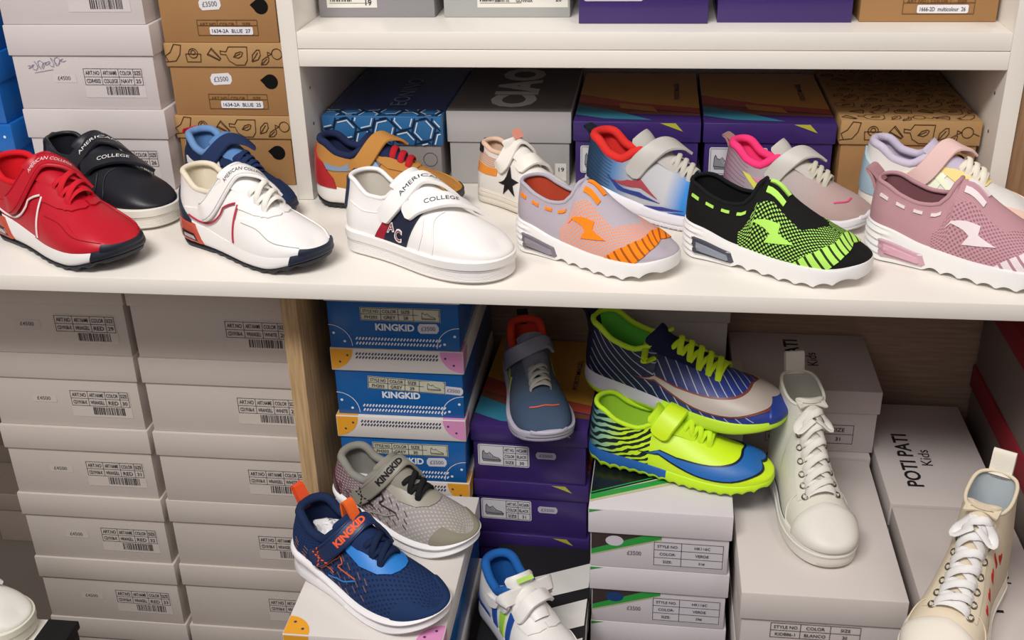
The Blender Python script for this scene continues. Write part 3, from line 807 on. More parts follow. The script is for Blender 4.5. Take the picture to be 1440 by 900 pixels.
def high_top(label, loc, ang, L, body, sole, lining, lace, hearts=None, foxing='#3a4252', inside=None, tilt=None):
    s = Shoe('high_top_sneaker', label, 'shoe', None, loc, ang, L, zt=[(0, .72), (.06, .715), (.2, .69), (.32, .67), (.38, .665), (.44, .58), (.52, .46), (.60, .37), (.70, .295), (.85, .24), (1, 0.183)],
             zs=[(0, .14), (.5, .125), (1, .14)], zb=[(0, 0), (1, .012)], hx=.06, tx=.945, xt=.38, wc=.115, ww=.95, sw=1.02, toe=2.25, k1=.62, k2=.62, lean=.01, bw=.188, hw=.138)
    B = mat(body, 'fabric'); s.upper(B)
    W = mat(sole, 'rubber')
    s.sole('rubber_sole', W, s.zb, s.zs, [(0, -.012), (.06, 0), (.3, .004), (.55, .004), (.57, .010), (.64, .010), (.66, .003), (.94, .003), (1, -.004)])
    s.lining(mat(lining, 'fabric'), .010, B)
    s.toecap(.775, W, 'toe_cap', .016, curve=-.02)
    s.toecap(.90, mat(sole, 'foam'), 'toe_bumper', .014, band=.86)
    for sd in (-1, 1):
        s.cord([(.06, sd * .955), (.3, sd * .955), (.52, sd * .955), (.70, sd * .955)], mat(foxing, 'rubber'), 'foxing_line', .0045, .006, side=sd)
        s.cord([(.70, sd * .97), (.655, sd * .70), (.655, sd * .40), (.66, sd * .2)], B, 'seam', .006, .003, side=sd)
    both(s, [(.395, -.30), (.47, -.38), (.56, -.46), (.70, -.48), (.71, -.34), (.56, -.23), (.47, -.17), (.39, -.14)], B, 'eyestay', off=.008)
    s.tongue(B, .085, .05, .01, .64, .03)
    R = [.395, .435, .48, .53, .585, .64, .70]
    s.laces(R, mat(lace, 'fabric'), .30, .0205, .03, flat=.34)
    s.eyelets(R, mat('#8d8a80', 'metal'), .33, .016)
    mb = MB()
    for sd in (-1, 1):
        P = [s.at(.40, sd * .12, .03), s.at(.415, sd * .25, .045), s.at(.445, sd * .24, .06), s.at(.435, sd * .1, .05), s.at(.425, sd * .02, .045)]
        C = crom(P, 16); mb.tube(C, .024 * L, 0, 8, flat=.35)
    mb.build('lace_bow', mat(lace, 'fabric'), s.root, 70)
    s.heel_loop(mat(sole, 'fabric'), .11, .10, .014, back=.02, drop=.04)
    if hearts:
        for k, (x, y) in enumerate(((.33, .50), (.38, .58), (.435, .63), (.50, .66), (.565, .68))):
            pts = []
            for i in range(18):
                t = 2 * PI * i / 18; hx = 16 * math.sin(t) ** 3; hy = 13 * math.cos(t) - 5 * math.cos(2 * t) - 2 * math.cos(3 * t) - math.cos(4 * t)
                pts.append((x + hx * .0011, y - hy * .0044))
            s.patch(pts, mat(hearts, 'fabric'), 'heart', side=1, off=.002, step=.03)
    return s

# ------------------------------------------------------------------ boxes
class Box:
    """shoe box: root at the middle of its footprint; x0 = left, y0 = front, z0 = bottom; d runs back"""
    def __init__(s, label, loc, w, d, h, lid_h, body, lid, rz=0, group=None, over=.003, top=None, tiltx=0, name='shoe_box', pivot=None):
        x0, y0, z0 = loc
        s.root = empty(name, (x0 + w / 2, y0 + d / 2, z0), math.radians(rz), label, 'box', group)
        s.w, s.d, s.h, s.lh = w, d, h, lid_h
        s.bw, s.bd = w - 2 * over, d - 2 * over
        s.body = MB(); s.lid = MB()
        s.body.box(-s.bw / 2, -s.bd / 2, 0, s.bw / 2, s.bd / 2, h - .004, 0, .0008)
        s.lid.box(-w / 2, -d / 2, h - lid_h, w / 2, d / 2, h, 0, .0015)
        s.bm = [body]; s.lm = [lid]
        if top: s.print_top().rect(.0012, .0012, w - .0012, d - .0012, s.l(top), .5)
    def b(s, m):
        if m not in s.bm: s.bm.append(m)
        return s.bm.index(m)
    def l(s, m):
        if m not in s.lm: s.lm.append(m)
        return s.lm.index(m)
    def print_front(s, mb=None): return Print(mb or s.body, lambda u, v, e: Vector((-s.bw / 2 + u, -s.bd / 2 - e, v)))
    def print_lid(s, mb=None): return Print(mb or s.lid, lambda u, v, e: Vector((-s.w / 2 + u, -s.d / 2 - e, s.h - s.lh + v)))
    def print_top(s, mb=None): return Print(mb or s.lid, lambda u, v, e: Vector((-s.w / 2 + u, -s.d / 2 + v, s.h + e)))
    def print_right(s, mb=None): return Print(mb or s.body, lambda u, v, e: Vector((s.bw / 2 + e, -s.bd / 2 + u, v)))
    def print_lid_right(s, mb=None): return Print(mb or s.lid, lambda u, v, e: Vector((s.w / 2 + e, -s.d / 2 + u, s.h - s.lh + v)))
    def done(s):
        s.body.build('box_body', s.bm, s.root, 30, weld=False); s.lid.build('box_lid', s.lm, s.root, 30, weld=False)
        return s
INK = lambda: mat('#2c2a2e', 'ink')
def sticker(B, u, v, w, h, text, tilt=0, face='front', c='#e4e2e4', name='price_sticker'):
    mb = MB(); p = B.print_front(mb); ca, sa = math.cos(tilt), math.sin(tilt)
    def q(a, b): return (u + a * ca - b * sa, v + a * sa + b * ca)
    k = h * .22
    p.poly([q(k, 0), q(w - k, 0), q(w, h * .3), q(w, h * .7), q(w - k, h), q(k, h), q(0, h * .7), q(0, h * .3)], 0, 1.5)
    vs, fs, ar = text2d(text, .01)
    mb.add([p.fr(*q(w * .16 + x * w * .68, h * .28 + y * h * .44), .0010) for x, y in vs], fs, 1)
    mb.build(name, [mat(c, 'card'), mat('#77757c', 'ink')], B.root, weld=False)
def grid_label(B, u, v, w, h, cols, rows, c='#e9e7e6', ink='#3a383c', barcode=None, name='size_label', bg=True, tilt=0, pic=None, r=0, th=None, margin=.002):
    """printed table: cols = relative widths, rows = list of rows of words"""
    mb = MB(); p0 = B.print_front(mb); ca, sa = math.cos(tilt), math.sin(tilt); f0 = p0.fr
    p = Print(mb, lambda a, b, e: f0(u + (a - u) * ca - (b - v) * sa, v + (a - u) * sa + (b - v) * ca, e))
    bh = barcode or 0
    if bg:
        if r: p.rrect(u - margin, v - margin - bh, u + w + margin, v + h + margin, 0, r, 1.2)
        else: p.rect(u - margin, v - margin - bh, u + w + margin, v + h + margin, 0, 1.2)
    n = len(rows); tot = sum(cols); px = pic * w if pic else 0; lw = .0007
    for k in range(n + 1): p.line([(u + px, v + h * k / n), (u + w, v + h * k / n)], lw, 1)
    x = u + px; xs = [x]
    for cw in cols: x += (w - px) * cw / tot; xs.append(x)
    for x in xs: p.line([(x, v), (x, v + h)], lw, 1)
    for i, row in enumerate(rows):
        vc = v + h * (n - i - .5) / n
        for j, t in enumerate(row):
            cw = xs[j + 1] - xs[j]
            p.ctext(t, (xs[j] + xs[j + 1]) / 2, vc, h / n * (th or .5), 1, cw * .8)
    if bh: p.barcode(u + w * .35, v - bh * .88, u + w * .9, v - bh * .12, 1)
    if pic:
        p.frame(u, v, u + px, v + h, lw * .7, 1)
        shoe_sketch(p, u + px * .12, v + h * .18, px * .76, h * .6, 2)
    mb.build(name, [mat(c, 'card'), mat(ink, 'ink'), mat('#8e8f94', 'ink')], B.root, weld=False)
def shoe_sketch(p, u, v, w, h, m):
    pts = [(0, .25), (.02, .8), (.08, .95), (.16, .72), (.30, .66), (.40, .80), (.62, .45), (.9, .32), (1, .15), (.97, .02), (.05, .02), (0, .25)]
    p.poly([(u + a * w, v + b * h) for a, b in pts[:-1]], m, 2)
    p.line([(u + a * w, v + b * h) for a, b in pts], .0007, 1, 3)
    p.line([(u, v + .2 * h), (u + w * .5, v + .14 * h), (u + w, v + .16 * h)], .0009, 1, 3)
    for k in range(3): p.line([(u + (.40 + k * .07) * w, v + (.76 - k * .11) * h), (u + (.34 + k * .07) * w, v + (.58 - k * .1) * h)], .0006, 0, 3)

def white_box(label, loc, w, d, h, rows, price, lid_h=.038, rz=0, group=None, tone='#c9c2bd', scribble=False, lab=True, bh=.016, lx=.50, lw=.44, bright=None):
    c = mat(tone, 'card'); B = Box(label, loc, w, d, h, lid_h, c, c, rz, group)
    hb = h - lid_h
    if lab: grid_label(B, w * lx, hb * .46, w * lw, hb * .30, [1.2, 1.2, 1, .6], rows, c=tone, barcode=bh)
    if price:
        mb = MB(); p = B.print_front(mb); p.rect(w * .26, hb * .50, w * .42, hb * .66, 0, 1); p.text(price, w * .29, hb * .545, w * .09, hb * .075, 1, 2)
        mb.build('price_print', [c, mat('#6d6868', 'ink')], B.root, weld=False)
    if scribble:
        mb = MB(); p = B.print_front(mb); random.seed(5); pts = []
        for k in range(60):
            t = k / 59; pts.append((w * (.10 + .26 * t) + .003 * math.sin(t * 70), hb * (.78 + .14 * t) + .006 * math.sin(t * 55 + 1) * (1 if (k // 9) % 3 else .4)))
        p.line(pts, .0008, 0); p.line([(w * .14, hb * .68), (w * .27, hb * .74)], .0007, 0)
        mb.build('pen_writing', [mat('#8d87a0', 'ink')], B.root, weld=False)
    return B.done()

# line drawings used on the brown lids
def doodles(p, W, H, m, sx=1.0, seed=1, lw=.0011, off=0):
    def sh(pts, u, v, sc, rot=0):
        c, s_ = math.cos(rot), math.sin(rot)
        q = [(u + (a * c - b * s_) * sc, v + (a * s_ + b * c) * sc) for a, b in pts]
        for a, b in zip(q, q[1:]):
            if all(0 <= z[0] <= W and 0 <= z[1] <= H for z in (a, b)): p.line([a, b], lw, m, 2)
    circ = lambda cx, cy, r, n=14, ry=None: [(cx + r * math.cos(2 * PI * k / n), cy + (ry or r) * math.sin(2 * PI * k / n)) for k in range(n + 1)]
    sock = [(-.5, .1), (-.1, .25), (.3, .7), (.75, .55), (.5, 0), (.1, -.35), (-.4, -.3), (-.5, .1)]
    leaf = [(-.5, -.2), (-.2, .2), (.3, .35), (.5, .25), (.35, -.1), (0, -.3), (-.5, -.2), (.25, .15)]
    bag = [(-.45, -.4), (.45, -.4), (.5, .1), (-.5, .1), (-.45, -.4)]
    fan = [(-.5, 0), (.3, .45), (.45, .2), (.4, -.2), (.3, -.45), (-.5, 0), (.42, .2), (-.5, 0), (.4, -.15)]
    items = [lambda u, v, k: (sh(sock, u, v, k, .2), sh([(-.5, .1), (-.4, -.3)], u + .0, v, k, .2), *[sh([(-.62, .1 - i * .13), (-.42, .1 - i * .13)], u, v, k, .2) for i in range(4)]),
             lambda u, v, k: (sh(circ(0, 0, .34), u, v, k), sh([(-.34, 0), (-.6, .12), (-.62, -.12), (-.34, 0)], u, v, k), sh([(.34, -.05), (.7, -.2), (.85, .1), (.95, -.25), (1.1, 0)], u, v, k)),
             lambda u, v, k: (sh([(-.9, .35), (-.9, .15), (-.55, .12), (-.4, -.25), (0, -.5), (.55, -.5), (.75, -.2), (.8, .6), (-.35, .6), (-.55, .3), (-.9, .35)], u, v, k), sh(leaf, u + k * .2, v + k * .1, k * .6)),
             lambda u, v, k: (sh(bag, u, v, k), sh(circ(0, .15, .3), u, v, k), sh(circ(0, .2, .14), u, v, k)),
             lambda u, v, k: sh(fan, u, v, k),
             lambda u, v, k: (sh(leaf, u, v, k * .9, .5), sh(leaf, u + k * .6, v - k * .35, k * .7, .3)),
             lambda u, v, k: (sh([(-.3, .4), (.3, .4), (.1, -.5), (-.1, -.5), (-.3, .4)], u, v, k, .9), sh([(-.2, .4), (-.05, -.5)], u, v, k, .9), sh([(.2, .4), (.05, -.5)], u, v, k, .9))]
    u = .012; k = off; rows = max(1, int(H / .028)); rnd = random.Random(seed)
    st = .030
    for r in range(rows):
        u = .012 + (r % 2) * .014
        while u < W:
            items[(k * 3 + r) % 7](u, H * (r + .5) / rows + rnd.uniform(-.002, .002), .0215 + rnd.uniform(-.002, .002)); u += st; k += 1
def brown_box(label, loc, w, d, h, size, art='1634-2A', color='BLUE', lid_h=.033, rz=0, group=None, price=True, sticker_w=.5, hole=True, top=True, table=True):
    c = mat('#a57c50', 'card'); cl = mat('#b38d5e', 'card')
    B = Box(label, loc, w, d, h, lid_h, c, cl, rz, group); hb = h - lid_h; ink = B.l(mat('#4c3420', 'ink'))
    doodles(B.print_lid(), w, lid_h, ink, seed=3)
    if top: doodles(B.print_top(), w, d, ink, seed=4, off=2)
    if table:
        mb = MB(); p = B.print_front(mb)
        u0, u1, v0, v1 = w * .30, w * .80, hb * .14, hb * .44
        p.frame(u0, v0, u1, v1, .0008, 0); p.line([(u0, (v0 + v1) / 2 + .003), (u1, (v0 + v1) / 2 + .003)], .0008, 0)
        for t, f in (('ART NO', .18), ('COLOR', .5), ('SIZE', .82)): p.ctext(t, u0 + (u1 - u0) * f, v1 - .0055, .0045, 0, .03)
        for f in (.34, .66): p.line([(u0 + (u1 - u0) * f, v1), (u0 + (u1 - u0) * f, v1 - .009)], .0006, 0)
        p.rrect(w * .40, v0 + .001, w * .76, v0 + .0115, 1, .002, 3)
        p.text('%s  %s  %s' % (art, color, size), w * .42, v0 + .0035, w * .32, .0052, 2, 4)
        mb.build('size_label', [mat('#6b4a26', 'ink'), mat('#e8e6ea', 'card'), mat('#44444c', 'ink')], B.root, weld=False)
    if price: sticker(B, w * .34, hb * .62, .031, .016, '£3500', .06)
    if hole:
        mb = MB(); p = B.print_front(mb); cu, cv, r = w * .845, hb * .70, .0105
        pts = [(cu - r * 1.42, cv + r * .2)] + [(cu + r * math.cos(math.radians(a)), cv + r * math.sin(math.radians(a))) for a in range(130, -170, -18)]
        p.poly(pts, 0, 1.4); mb.build('finger_hole', [mat('#0b0908', 'ink')], B.root, weld=False)
    return B.done()
def kk_box(label, loc, w, d, h, size='28', lid_h=.034, rz=0, group=None, front=True, swap=False, tilt=0.0):
    blue = mat('#1560a8', 'gloss'); wh = mat('#d9d4cf', 'card')
    B = Box(label, loc, w, d, h, lid_h, blue, wh, rz, group); hb = h - lid_h
    o, pk, dk = B.l(mat('#e8a32c', 'card')), B.l(mat('#d890bd', 'card')), B.l(mat('#3a3f63', 'ink'))
    if swap: o, pk = pk, o
    def quarter(p, cu, cv, r, a0, m, lv=1): p.poly([(cu, cv)] + [(cu + r * math.cos(math.radians(a0 + t)), cv + r * math.sin(math.radians(a0 + t))) for t in range(0, 91, 10)], m, lv)
    p = B.print_lid(); r = .030
    quarter(p, .0012, lid_h - .0012, r, 270, o); quarter(p, w - .0012, lid_h - .0012, r, 180, pk)
    for a, b in ((.024, lid_h - .010), (.013, lid_h - .020)): p.disc(a, b, .0016, dk, 2); p.disc(w - a, b, .0016, dk, 2)
    for i in range(26):
        for j in range(2): p.line([(w * .20 + i * w * .024, lid_h * .60 + j * .0055), (w * .20 + i * w * .024 + .0015, lid_h * .60 + j * .0055 + .002)], .0018, dk, 1.5)
    t = B.print_top(); quarter(t, .0012, .0012, r, 0, o); quarter(t, w - .0012, .0012, r, 90, pk)
    for a, b in ((.010, .021), (.022, .010)): t.disc(a, b, .0018, dk, 2); t.disc(w - a, b, .0018, dk, 2)
    R = B.print_lid_right(); quarter(R, .0012, lid_h - .0012, r, 270, pk)
    if front:
        wm = B.b(mat('#dfe6ee', 'ink')); f = B.print_front()
        f.text('KINGKID', w * .35, hb * .40, w * .29, hb * .15, wm, 2, .04)
        for i in range(27):
            for j in range(2): f.line([(w * .20 + i * w * .0238, hb * .10 + j * .007), (w * .20 + i * w * .0238 + .0014, hb * .10 + j * .007 + .0022)], .0020, wm, 1.5)
        for cu, s_ in ((0, 1), (s_w(B), -1)):
            f.line([(cu + s_ * .030 * math.cos(math.radians(a)), .004 + .030 * math.sin(math.radians(a))) for a in range(0, 91, 9)], .0009, wm, 1.5)
            f.disc(cu + s_ * .006, .022, .0019, wm, 1.5); f.disc(cu + s_ * .020, .010, .0019, wm, 1.5)
        grid_label(B, w * .25, hb * .62, w * .58, hb * .25, [1.15, 1, .85, 1.5], [['STYLE NO', 'COLOR', 'SIZE', ''], ['FH203', 'GREY', size, '']], c='#c9c7b4', name='size_label', tilt=tilt, th=.55, margin=.001)
        mb = MB(); p = B.print_front(mb); p.rect(w * .673, hb * .64 + tilt * .06, w * .82, hb * .855 + tilt * .06, 0, 2.6); shoe_sketch(p, w * .70, hb * .66 + tilt * .06, w * .10, hb * .16, 2)
        mb.build('shoe_picture', [mat('#c9c7b4', 'card'), mat('#3a383c', 'ink'), mat('#7d7f80', 'ink')], B.root, weld=False)
        if tilt: sticker(B, w * .82, hb * .55, .026, .012, '£3500', -.08, c='#cfcdd4')
        else: sticker(B, w * .665, hb * .36, .028, .014, '£3500', .03, c='#cfd2dc')
    return B.done()
def s_w(B): return B.bw
def purple_box(label, loc, w, d, h, size, lid_h=.028, rz=0, group=None, top=True, label_=True, price=True, flash=True):
    pu = mat('#3d2a6a', 'gloss'); B = Box(label, loc, w, d, h, lid_h, pu, pu, rz, group); hb = h - lid_h
    if top:
        p = B.print_top(); C = {k: B.l(mat(v, 'gloss')) for k, v in dict(y='#d8a040', r='#ba5040', t='#3a86a0', o='#cf8a45', v='#63406f', lime='#b7b63e', br='#7c4a3a').items()}
        p.poly([(.001, d * .52), (w * .45, d * .36), (w - .001, d * .26), (w - .001, d - .001), (.001, d - .001)], C['y'], 1)
        p.poly([(.001, d * .52), (w * .45, d * .36), (w - .001, d * .26), (w - .001, d * .17), (w * .5, d * .25), (.001, d * .36)], C['r'], 1)
        p.poly([(.001, d * .36), (w * .5, d * .24), (w - .001, d * .16), (w - .001, d * .12), (w * .4, d * .15), (.001, d * .24)], C['br'], 1)
        p.poly([(.001, d * .30), (w * .3, d * .20), (w * .62, d * .03), (w * .25, d * .05), (.001, d * .12)], C['t'], 1.5)
        p.poly([(w * .34, d * .34), (w * .62, d * .28), (w * .66, d * .18), (w * .36, d * .24)], C['o'], 2)
        p.text('PORTI MAGEL', w * .84, d * .42, d * .34, w * .045, B.l(mat('#4a4862', 'ink')), 3, .01, rot=True)
    if flash:
        q = B.print_lid(); q.poly([(w * .68, lid_h - .0012), (w * .86, lid_h * .55), (w * .80, lid_h - .0012)], B.l(mat('#b7b63e', 'gloss')), 1)
    if label_:
        grid_label(B, w * .05, hb * .40, w * .42, hb * .48, [1, 1], [['ART NO.', 'NC2608'], ['COLOR', 'BLACK'], ['SIZE', size]], c='#d4d2d6', pic=.50, r=.003, th=.48)
    if price: sticker(B, w * .54, hb * .62, .028, .011, '£3500', 0, c='#b9b4c2')
    return B.done()
def green_box(label, loc, w, d, h, size, lid_h=.038, rz=0, group=None, hole='#c9c5cf', front=True):
    wh = mat('#d6d0d4', 'card'); B = Box(label, loc, w, d, h, lid_h, wh, wh, rz, group); hb = h - lid_h
    t = B.print_top(); k1, k2, k3 = B.l(mat('#14181a', 'gloss')), B.l(mat('#2f9a43', 'gloss')), B.l(mat('#c9c49a', 'gloss'))
    t.poly([(.001, .030), (w * .62, .088), (w * .98, .16), (w * .98, d - .002), (.001, d - .002)], k1, 1)
    t.poly([(.001, .018), (w * .62, .072), (w * .98, .14), (w * .98, .155), (w * .62, .084), (.001, .030)], k2, 1.5)
    t.poly([(.001, .014), (w * .62, .066), (w * .62, .072), (.001, .018)], k3, 1.5)
    t.line([(.001, .034), (w * .62, .092)], .0022, k2, 2)
    if front:
        f = B.print_front(); a, g, y = B.b(mat('#3b3230', 'gloss')), B.b(mat('#2f9a43', 'gloss')), B.b(mat('#b8b48a', 'gloss'))
        f.poly([(.001, hb * .46), (w * .45, hb * .98), (.001, hb * .98)], a, 1)
        f.poly([(.001, hb * .36), (w * .50, hb * .90), (w * .50, hb * .98), (w * .38, hb * .98), (.001, hb * .50)], g, 1.2)
        f.poly([(.001, hb * .33), (w * .50, hb * .87), (w * .50, hb * .90), (.001, hb * .36)], y, 1.3)
        f.text('£3500', w * .26, hb * .40, w * .10, hb * .12, B.b(mat('#77727a', 'ink')), 2)
        grid_label(B, w * .45, hb * .16, w * .48, hb * .66, [.66, 1], [['STYLE NO.', 'HK116C'], ['COLOR:', 'VERDE'], ['SIZE:', size]], c='#cdc9ce', th=.34)
        mb = MB(); p = B.print_front(mb); p.disc(w * .17, hb * .78, .0115, 0, 2, 20, .008); mb.build('finger_hole', [mat(hole, 'card')], B.root, weld=False)
    q = B.print_lid(); q.poly([(.001, lid_h - .0012), (w * .10, lid_h - .0012), (.001, lid_h - .006)], B.l(mat('#2f9a43', 'gloss')), 1)
    return B.done()
def poti_box(label, loc, w, d, h, size=None, lid_h=.036, rz=0, group=None, text=True, table=False, tone='#c8c0bc', tu=.42, tv=.12, tl=.132):
    c = mat(tone, 'card'); B = Box(label, loc, w, d, h, lid_h, c, c, rz, group); hb = h - lid_h
    if text:
        p = B.print_top(); k = B.l(mat('#231f22', 'ink'))
        p.text('POTI PATI', w * tu, d * tv, tl, .022, k, 2, .02, rot=True); p.text('Kids', w * tu + .022, d * tv + tl * .40, tl * .30, .015, k, 2, 0, rot=True)
    if table: grid_label(B, *table, [1, 1, 1], [['STYLE NO', 'COLOR', 'SIZE'], ['KID886-1', 'BLANCO', size]], c=tone, bg=False, th=.42)
    return B.done()

# ------------------------------------------------------------------ setting
def slab(name, x0, y0, z0, x1, y1, z1, m, parent=None, bev=.0012, kind=None, label=None, cat=None, group=None):
    mb = MB(); o_ = Vector((0, 0, 0))
    if parent is None:
        o_ = Vector(((x0 + x1) / 2, (y0 + y1) / 2, z0))
    mb.box(x0 - o_.x, y0 - o_.y, z0 - o_.z, x1 - o_.x, y1 - o_.y, z1 - o_.z, 0, bev)
    o = mb.build(name, m, parent, 30, weld=False)
    if parent is None: o.location = o_
    return tag(o, label, cat, group, kind)
WHITE = mat('#ece7de', 'paint'); WHITE2 = mat('#e2dcda', 'paint')
FZ = -.765
slab('floor', -1.6, -2.6, FZ - .05, 2.2, .80, FZ, mat('#6b625c', 'paint'), kind='structure', bev=0)
slab('wall_back', -1.6, .80, FZ, 2.2, .85, 1.6, mat('#8d8580', 'paint'), kind='structure', bev=0)
slab('wall_left', -1.65, -2.6, FZ, -1.6, .85, 1.6, mat('#a8a09a', 'paint'), kind='structure', bev=0)
slab('wall_right', 2.2, -2.6, FZ, 2.25, .85, 1.6, mat('#a8a09a', 'paint'), kind='structure', bev=0)
W = .90; T = .0223; ZU = .2329; BT = .0228; SD = -.2789; MT = .0206
slab('display_shelf', -1.2, SD, -MT, 1.42, .40, 0, WHITE, label='long white shelf board carrying the row of displayed shoes', cat='shelf')
u = empty('shelf_unit', (W / 2, .18, 0.0004), 0, 'white open shelf unit holding shoe boxes above the display shelf', 'shelf unit')
def up(name, x0, y0, z0, x1, y1, z1, m=WHITE):
    o = slab(name, x0 - W / 2, y0 - .18, z0, x1 - W / 2, y1 - .18, z1, m, u); return o
up('upright', -T, 0, 0, 0, .38, .62); up('upright', W, 0, 0, W + T, .38, .62)
up('shelf', 0, .0015, ZU - BT + .0004, W, .36, ZU); up('shelf', 0, .0, ZU - 2 * BT, W, .36, ZU - BT - .0004)
up('back_panel', 0, .36, 0, W, .38, .62, mat('#d5d2d4', 'paint'))
for x in (.0002, W - .0002):
    mb = MB()
    for z in (.05, .10, .15):
        for y in (.035, .30):
            mb.tube([(x - W / 2 - .0006, y - .18, z), (x - W / 2 + .0006, y - .18, z)], .0022, 0, 10)
    mb.build('shelf_pin_hole', mat('#6a6664', 'ink'), u, weld=False)
WOOD = mat_wood('wood_oak', '#a98a63', '#c3a67d', 2); WOODX = mat_wood('wood_oak_back', '#937c69', '#a68f7b', 0)
slab('wood_end_panel', W + T + .001, .004, 0.0004, 1.30, .024, .62, mat_wood('wood_brown', '#86664a', '#9a7858', 2), label='brown wood panel beside the right end of the white shelf unit', cat='panel')
slab('wood_divider', .006, -.20, FZ, .0275, .125, -MT - .0004, WOOD, label='upright oak board dividing the white boxes from the blue boxes', cat='panel')
slab('wood_back_panel', .029, .127, -.5745, 1.40, .145, -MT - .0004, WOODX, label='wood grain back panel behind the boxes under the shelf', cat='panel')
ZB = -.575
slab('plinth', .029, -.70, FZ, 1.42, .145, ZB - .0003, mat('#5a514c', 'paint'), label='low plinth under the lower box stacks', cat='plinth')

# ------------------------------------------------------------------ boxes, upper shelf
G0 = mat('#8f8d90', 'card'); G1 = mat('#a9aba8', 'card')
def shelf_grey(label, x0, y0, w, c, u0, u1, texts, code):
    B = Box(label, (x0, y0, ZU + .0008), w, .26, .10, .04, c, c, 0, 'boxes on the upper shelf'); hb = .06; mb = MB(); p = B.print_front(mb)
    p.rect(u0 * w, .013, u1 * w, .055, 0, 1)
    for t, a, v, h in texts: p.ctext(t, w * a, v, h, 1, .05)
    p.barcode(w * code, .021, w * (code + .18), .032, 1)
    for v in (.019, .027): p.line([(u0 * w + .004, v), (u0 * w + .06, v)], .0005, 1)
    mb.build('size_label', [mat('#e2e0d6', 'card'), mat('#3c3a3e', 'ink')], B.root, weld=False); B.done()
shelf_grey('grey shoe box with a white label at the left end of the upper shelf', .003, .092, .168, G0, .07, .49, [('19', .42, .020, .008)], .10)
shelf_grey('pale grey shoe box with barcode label beside the purple box on the upper shelf', .178, .092, .178, G1, .26, .95, [('GOVINIA', .62, .022, .004), ('20', .88, .024, .006), ('2080131-02', .45, .022, .003)], .28)
purple_box('purple shoe box marked size 27 on the upper shelf', (.3645, .050, ZU + .0008), .173, .26, .105, '27', group='boxes on the upper shelf', top=False, flash=False)
purple_box('purple shoe box marked size 25 on the upper shelf', (.5435, .058, ZU + .0008), .176, .26, .105, '25', group='boxes on the upper shelf', top=False, flash=False, price=False)
brown_box('brown cardboard box at the right end of the upper shelf', (.7235, .062, ZU + .0008), .1745, .26, .105, '26', art='1666-2D', color='multicolour', group='boxes on the upper shelf', price=False, hole=False, top=False)

# ------------------------------------------------------------------ boxes in the middle bay
g = 'boxes behind the shoes in the middle bay'
B = Box('blue lidded box with a white hexagon pattern', (.0035, .062, .0006), .172, .272, .103, .042, mat('#8f8988', 'card'), mat('#2f6a9f', 'gloss'), 0, g)
kB, kW = B.l(mat('#16233c', 'ink')), B.l(mat('#cfdce4', 'ink'))
def hexart(p, W_, H_, fade=False, ox=0):
    r = .019; rnd = random.Random(9)
    def cl(a, b):
        out = []
        for t in range(5):
            q = (a[0] + (b[0] - a[0]) * t / 4, a[1] + (b[1] - a[1]) * t / 4); out.append(q)
        for c, d in zip(out, out[1:]):
            if all(.001 < z[0] < W_ - .001 and .0008 < z[1] < H_ - .0008 for z in (c, d)): yield c, d
    for i in range(-1, 9):
        for j in range(-1, 4):
            cx = i * r * 1.5 + ox; cy = j * r * 1.73 + (i % 2) * r * .866 + .006
            P = [(cx + r * .93 * math.cos(PI / 3 * k + .22), cy + r * .93 * math.sin(PI / 3 * k + .22)) for k in range(7)]
            Q = [(cx + r * .70 * math.cos(PI / 3 * k + .22), cy + r * .74 * math.sin(PI / 3 * k + .22)) for k in range(7)]
            for a, b in zip(P, P[1:]):
                for c, d in cl(a, b): p.line([c, d], .0019, kB, 1.5)
            for k, (a, b) in enumerate(zip(Q, Q[1:])):
                if (k + i + j) % 3 == 0: continue
                for c, d in cl(a, b): p.line([c, d], .0017, kW, 2)
hexart(B.print_lid(), .172, .042, ox=.004)
p = B.print_top(); nv = B.l(mat('#46588a', 'gloss')); p.rect(.001, .030, .171, .271, nv, .6); hexart(p, .172, .034, ox=.010)
p.text('EONINO', .172 * .64, .055, .15, .024, B.l(mat('#a4adc2', 'ink')), 3, -.01, rot=True)
f = B.print_front(); f.line([(.150 + .010 * math.cos(a * PI / 8), .040 + .010 * math.sin(a * PI / 8)) for a in range(17)], .0008, B.b(mat('#4a4648', 'ink')), 1); B.done()
B = Box('silver box with big CIAO letters on a dark lid top', (.1795, .078, .0006), .1765, .275, .107, .045, mat('#a9a7a4', 'card'), mat('#b9b7b6', 'gloss'), 0, g, top=mat('#767271', 'card'))
B.print_top().text('CIAO', .122, .020, .225, .066, B.l(mat('#e2dfdd', 'card')), 2, .05, rot=True)
mb = MB(); p = B.print_front(mb); p.rect(.150, .006, .166, .032, 0); p.text('19', .155, .020, .008, .006, 1, 2); mb.build('size_label', [mat('#d9d6cf', 'card'), INK()], B.root, weld=False); B.done()
purple_box('purple box with a rainbow lid beside the silver box', (.3605, .053, .0006), .173, .27, .1015, '24', group=g, price=False)
purple_box('purple box with a rainbow lid beside the brown doodle box', (.5365, .053, .0006), .1755, .27, .1015, '26', group=g, price=False)
brown_box('brown box with doodle drawings on its lid, right end of the middle bay', (.7155, .047, .0006), .180, .285, .1085, '25', group=g, price=False, table=False)

